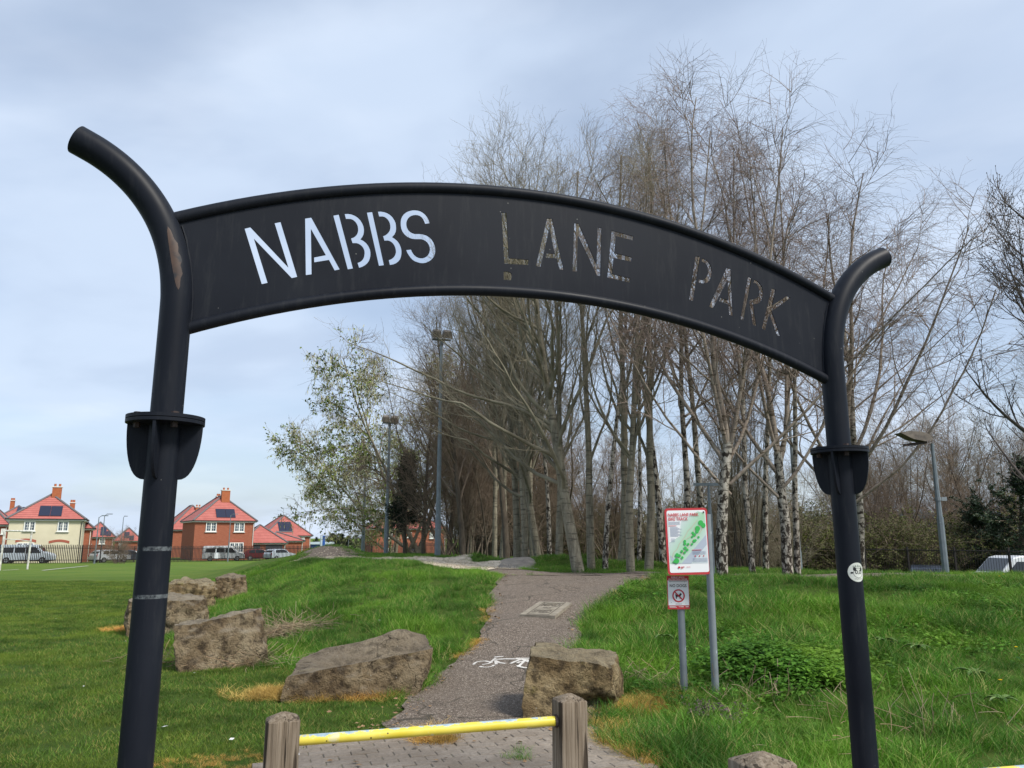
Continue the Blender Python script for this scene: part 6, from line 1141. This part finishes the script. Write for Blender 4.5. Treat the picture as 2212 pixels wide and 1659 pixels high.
LONG = [clump('long_grass', 70, .08, .20, .16, .0030, M_BLADE, 20 + i, .9, .7) for i in range(4)]
LAWN = [clump('lawn', 150, .022, .055, .20, .0024, M_LAWN, 30 + i, .9, .5) for i in range(4)]
DRYC = [clump('dry_grass', 60, .06, .15, .12, .0028, M_DRY, 40 + i, 1.3, .9) for i in range(3)]
patchy = lambda x, y: np.clip(.65 + .5 * np.sin(x * .9 + 1.3 * np.sin(y * .5)) * np.cos(y * .8 + x * .3), .35, 1)
A1 = pts_in(17000, .3, 13.5, 4.6, 19.5, g, patchy, lambda x, y: onbank(x, y) | (x > .5)); tus = lambda P: .72 + .75 * np.array([mnoise.noise(Vector((x * 1.1, y * 1.1, 3.3))) for x, y, z in P]) + .35 * np.array([mnoise.noise(Vector((x * 3.3, y * 3.3, 1.3))) for x, y, z in P])
S1 = g.uniform(.65, 1.35, len(A1)) * np.clip(1.2 * tus(A1), .45, 1.3) * np.where(A1[:, 1] > 12.5, .75, 1) * np.where(A1[:, 1] < 8.2, .8, 1.0)
A2 = pts_in(26000, -16, 1.5, 7.8, 31, g, None, onbank); S2 = g.uniform(.45, .85, len(A2)) * np.clip(1.3 * tus(A2), .5, 1.5) * np.clip(1.1 - A2[:, 1] * .01, .7, 1.1)
A3 = pts_in(14000, -7, 14, 18.5, 45, g, None, onbank); S3 = g.uniform(.5, .95, len(A3))
scatter('grass', LONG, np.concatenate([A1, A2, A3]), np.concatenate([S1, S2, S3]), M_BLADE)
B1_ = pts_in(26000, -24, 1.0, 4.6, 34, g, lambda x, y: np.clip(14 / y, .35, 1) ** 1.2, lambda x, y: (x < xfoot(y) + .2) | (y < 7.9)); scatter('lawn_grass', LAWN, B1_, g.uniform(.75, 1.3, len(B1_)) * np.clip(.8 + B1_[:, 1] * .02, 1, 1.5), M_LAWN, tiltn=.03)
# yellowed grass round boulders, signs and posts
def ringpts(n, segs, w):
    out = []
    for (ax, ay), (bx, by), k in segs:
        m = int(n * k); a, b_ = hit(ax, ay), hit(bx, by); t = g.uniform(0, 1, m)[:, None]; p = np.array(a)[None] * (1 - t) + np.array(b_)[None] * t; p[:, 0] += g.normal(0, w, m); p[:, 1] += g.normal(0, w * .7, m); out.append(p)
    p = np.concatenate(out); p = p[~inpoly(p[:, 0], p[:, 1], PAVE)]; p[:, 2] = height(p[:, 0], p[:, 1]); return p
Dp = ringpts(125, [((575, 1500), (640, 1512), 1.0), ((640, 1512), (840, 1503), 1.6), ((1345, 1545), (1440, 1520), 2.2), ((1400, 1525), (1500, 1508), 1.8), ((250, 1362), (285, 1362), .3), ((470, 1298), (500, 1297), .2), ((1290, 1570), (1310, 1640), .9), ((1300, 1600), (1400, 1650), .9)], .15)
scatter('dry_grass', DRYC, Dp, g.uniform(.25, .95, len(Dp)), M_DRY)
Dp = ringpts(60, [((1060, 1300), (1048, 1350), .5), ((1040, 1385), (985, 1422), .8), ((1440, 1246), (1300, 1300), .3), ((700, 1640), (1200, 1630), .0)], .06); scatter('dry_edge_grass', DRYC, Dp, g.uniform(.25, .5, len(Dp)), M_DRY)
Dp = ringpts(60, [((380, 1648), (560, 1640), .8), ((330, 1655), (640, 1658), .8), ((1300, 1600), (1420, 1655), 1.0)], .14); scatter('dry_margin_grass', DRYC, Dp, g.uniform(.12, .32, len(Dp)), M_DRY)
def stone_chip(seed):
    g_ = np.random.default_rng(seed); v = norm(g_.normal(0, 1, (6, 3))) * .5; v = np.array([[1, 0, 0], [0, 1, 0], [-1, 0, 0], [0, -1, 0], [0, 0, .7], [0, 0, -.7]]) * g_.uniform(.6, 1.1, (6, 1)) * .5
    return npmesh('chip', v, np.array([[0, 1, 4], [1, 2, 4], [2, 3, 4], [3, 0, 4], [1, 0, 5], [2, 1, 5], [3, 2, 5], [0, 3, 5]]), M_TRACK, lnk=False)
n_ = 9000; X_ = g.uniform(-8.5, 1, n_); Y_ = g.uniform(17.4, 29.5, n_); k = inpoly(X_, Y_, POLY3) | inpoly(X_, Y_, POLY4); X_, Y_ = X_[k], Y_[k]; CH = np.stack([X_, Y_, height(X_, Y_) + .045], 1)
scatter('loose_stones', [stone_chip(i) for i in range(4)], CH, g.uniform(.02, .07, len(CH)), M_TRACK, tiltn=.6)
DL = npmesh('dead_leaf', np.array([[-.5, 0, 0], [0, -.3, .08], [.5, 0, .02], [0, .3, .1]]), np.array([[0, 1, 2, 3]]), mk('dead_leaf', (.16, .09, .045), (.30, .20, .11), scale=2, rough=.9), lnk=False)
pe = np.concatenate([np.stack([g.normal(0, .12, 260) + np.interp(t_ := g.uniform(0, len(L_) - 1, 260), np.arange(len(L_)), [q[0] for q in L_]), np.interp(t_, np.arange(len(L_)), [q[1] for q in L_])], 1) for L_ in (Lp, Rp)] + [np.stack([g.uniform(-1.7, .7, 60), g.uniform(5.4, 7.6, 60)], 1)])
scatter('dead_leaves', [DL], np.concatenate([pe, height(pe[:, 0], pe[:, 1])[:, None] + .035], 1), g.uniform(.025, .06, len(pe)), M_TRACK, tiltn=.4)
# tufts on the paving
for lb, px, py, k, sc in (('straw coloured tuft growing from a joint of the block paving', 945, 1605, 14, .8), ('small green tuft in the paving near the right timber post', 1117, 1643, 4, .35)):
    c = hit(px, py); P = np.array(c)[None] + np.concatenate([g.normal(0, .06, (k, 2)), np.zeros((k, 1)) + .02], 1); scatter('grass_tuft', DRYC if sc > .5 else LONG, P, g.uniform(.6, 1.1, k) * sc * 1.35, M_DRY, lb, 'grass tuft')
# straw stalks
def stalks(name, n, c, w, L, r, mat, label, cat, seed, flat=.35, parent=None):
    gg = np.random.default_rng(seed); st = np.stack([c.x + gg.normal(0, w[0], n), c.y + gg.normal(0, w[1], n)], 1); z = height(st[:, 0], st[:, 1]) + gg.uniform(0, .10, n); st = np.concatenate([st, z[:, None]], 1)
    d = gg.normal(0, 1, (n, 3)); d[:, 2] = np.abs(d[:, 2]) * flat; P = grow(st, d, gg.uniform(*L, n), 4, .12, -.03, gg); V_, Q_ = tubes(P, np.full((n, 5), r), 3); return tag(npmesh(name, V_, Q_, mat, parent, attrs={'tint': np.repeat(gg.uniform(0, 1, n), 15)}), label, cat, kind='stuff')
c = hit(612, 1372); stalks('straw_heap', 430, c, (.30, .17), (.15, .55), .0032, M_STRAW, 'heap of pale straw stalks against the right side of the block shaped boulder', 'straw', 3)
c = hit(480, 1440); stalks('straw_heap', 200, c, (.50, .10), (.15, .5), .003, M_STRAW, 'loose straw stalks along the foot of the block shaped boulder', 'straw', 4, .5)
c = hit(1650, 1515); stalks('straw_heap', 70, c, (.40, .25), (.12, .38), .003, M_STRAW, 'dead upright stalks in front of the nettle clump', 'straw', 5, 1.2)
c = hit(1390, 1480); stalks('straw_heap', 60, c, (.20, .15), (.12, .35), .003, M_STRAW, 'dead stalks beside the right side of the squat boulder', 'straw', 6, .6)
c = hit(2000, 1580); stalks('straw_heap', 80, c, (.9, .5), (.15, .45), .0028, M_STRAW, 'scattered dead stalks in the long grass at bottom right', 'straw', 7, 1.0)
# nettles, docks, dandelions
NET = [leafclump('nettle', 42, .20, .16, .055, M_NETTLE, 60 + i) for i in range(3)]
c0, c1 = hit(1600, 1480), hit(1760, 1470); m = 330; P = np.stack([g.normal((c0.x + c1.x) / 2, (c1.x - c0.x) * .42, m), g.normal((c0.y + c1.y) / 2 + .15, .42, m)], 1); z = height(P[:, 0], P[:, 1]); d_ = np.hypot((P[:, 0] - (c0.x + c1.x) / 2) / .6, (P[:, 1] - c0.y) / .7); P = np.concatenate([P, (z + .16 * np.exp(-d_ ** 2))[:, None]], 1)
scatter('nettle_clump', NET, P, g.uniform(.7, 1.3, m), M_NETTLE, 'bright green nettle clump on the bank right of the signs', 'plant')
WEED = pts_in(9000, 1.2, 12, 6.0, 15, g, lambda x, y: .35 * np.clip(np.sin(x * 1.7 + 2) * np.sin(y * 1.1 + x) + .25, 0, 1)); scatter('ground_weeds', [leafclump('weed', 26, .13, .14, .055, M_NETTLE, 70 + i) for i in range(3)], WEED, g.uniform(.7, 1.3, len(WEED)), M_NETTLE)
M_PURP = mk('purple_flower', (.14, .06, .12), (.08, .09, .04), scale=30, rough=.8)
c = hit(1535, 1560); P = np.stack([g.normal(c.x, .13, 60), g.normal(c.y, .16, 60)], 1); P = np.concatenate([P, height(P[:, 0], P[:, 1])[:, None] + .05], 1); scatter('dead_nettle', [leafclump('dead_nettle_leaf', 16, .10, .05, .028, M_PURP, 80)], P, g.uniform(.7, 1.2, 60), M_PURP, 'purplish dead nettle patch below the map board post', 'plant')
def dock(px, py, label, seed, sc=1.0):
    c = hit(px, py); t = thing('dock_plant', c, label, 'plant', 0, 'dock plants in the long grass'); gg = random.Random(seed)
    for i in range(7):
        a = 2 * math.pi * i / 7 + gg.uniform(-.3, .3); L = gg.uniform(.16, .30) * sc; w = L * .16; b = MB(); N_ = 6; vs = []
        for k in range(N_ + 1):
            t_ = k / N_; x = L * t_; z = .10 + L * (.9 * t_ - .95 * t_ * t_); ww = w * math.sin(math.pi * min(1, t_ * .93 + .07)) ** .8
            for q in (-1, 0, 1): vs.append(Matrix.Rotation(a, 4, 'Z') @ Vector((x, q * ww, z + (.0 if q == 0 else .014))))
        b.add(vs, [(k * 3 + q, k * 3 + q + 1, k * 3 + q + 4, k * 3 + q + 3) for k in range(N_) for q in (0, 1)]); b.build('leaf', M_DOCKS, t, True)
M_DOCKS = mk('dock_leaf_plain', (.05, .11, .02), (.13, .20, .05), scale=6, rough=.5)
for i, (px, py, lb, s_) in enumerate([(2110, 1480, 'broad leaved dock plant near the right picture edge', 1.2), (1910, 1405, 'dock plant immediately right of the arch post', .9), (1985, 1420, 'dock plant a little right of the arch post', .9), (2165, 1540, 'dock plant lowest at the right picture edge', 1.1), (1435, 1395, 'dock plant left of the small sign post', .8)]): dock(px, py, lb, 90 + i, s_ * .72)
M_YEL = mk('dandelion_yellow', (.80, .55, .01), rough=.7); M_STEM = mk('flower_stem', (.12, .20, .05), rough=.7); fl0 = None
for px, py, lb in ((2196, 1416, 'largest dandelion flower at the right picture edge'), (2162, 1492, 'dandelion flower lowest of those on the right bank'), (2168, 1248, 'dandelion flower high on the right bank below the white van'), (2160, 1253, 'dandelion flower half open just beside the highest one')):
    c = hit(px, py + 6)
    if fl0 is None:
        fl0 = thing('dandelion', c, lb, 'flower', 0, 'dandelions on the right bank'); b = MB(); b.tube([(0, 0, 0), (.01, 0, .12)], .003, 5); b.build('stem', M_STEM, fl0); b = MB()
        for i in range(26): a = i * 2.4; r = .022 * math.sqrt((i + 1) / 26); b.box((0, 0, 0), (.016, .005, .002), Matrix.Translation((.01 + r * .6 * math.cos(a), r * .6 * math.sin(a), .125 + .006 * (1 - r / .022))) @ Matrix.Rotation(a, 4, 'Z') @ Matrix.Rotation(-.4, 4, 'Y'))
        tag(b.build('petals', M_YEL, fl0), kind='stuff')
    else: copy_tree(fl0, lb, c)
# odd bits of litter and daisies on the lawn
M_BIT = mk('white_scrap', (.62, .62, .60), rough=.8)
P = np.array([hit(px, py) for px, py in ((493, 1602), (500, 1606), (420, 1460), (640, 1640), (355, 1580), (600, 1240), (500, 1250), (180, 1490), (270, 1390), (120, 1340), (330, 1300), (560, 1280), (820, 1345), (720, 1255))]); P[:, 2] += .03
V_ = []; 
for q in P:
    a = g.uniform(0, 6.28); r = g.uniform(.010, .028); V_ += [(q[0] + r * math.cos(a + k * 1.57), q[1] + r * math.sin(a + k * 1.57), q[2] + g.uniform(0, .012)) for k in range(4)]
tag(npmesh('white_scraps', np.array(V_), np.arange(len(V_)).reshape(-1, 4), M_BIT), 'scattered white scraps and daisies on the grass', 'litter', kind='stuff')
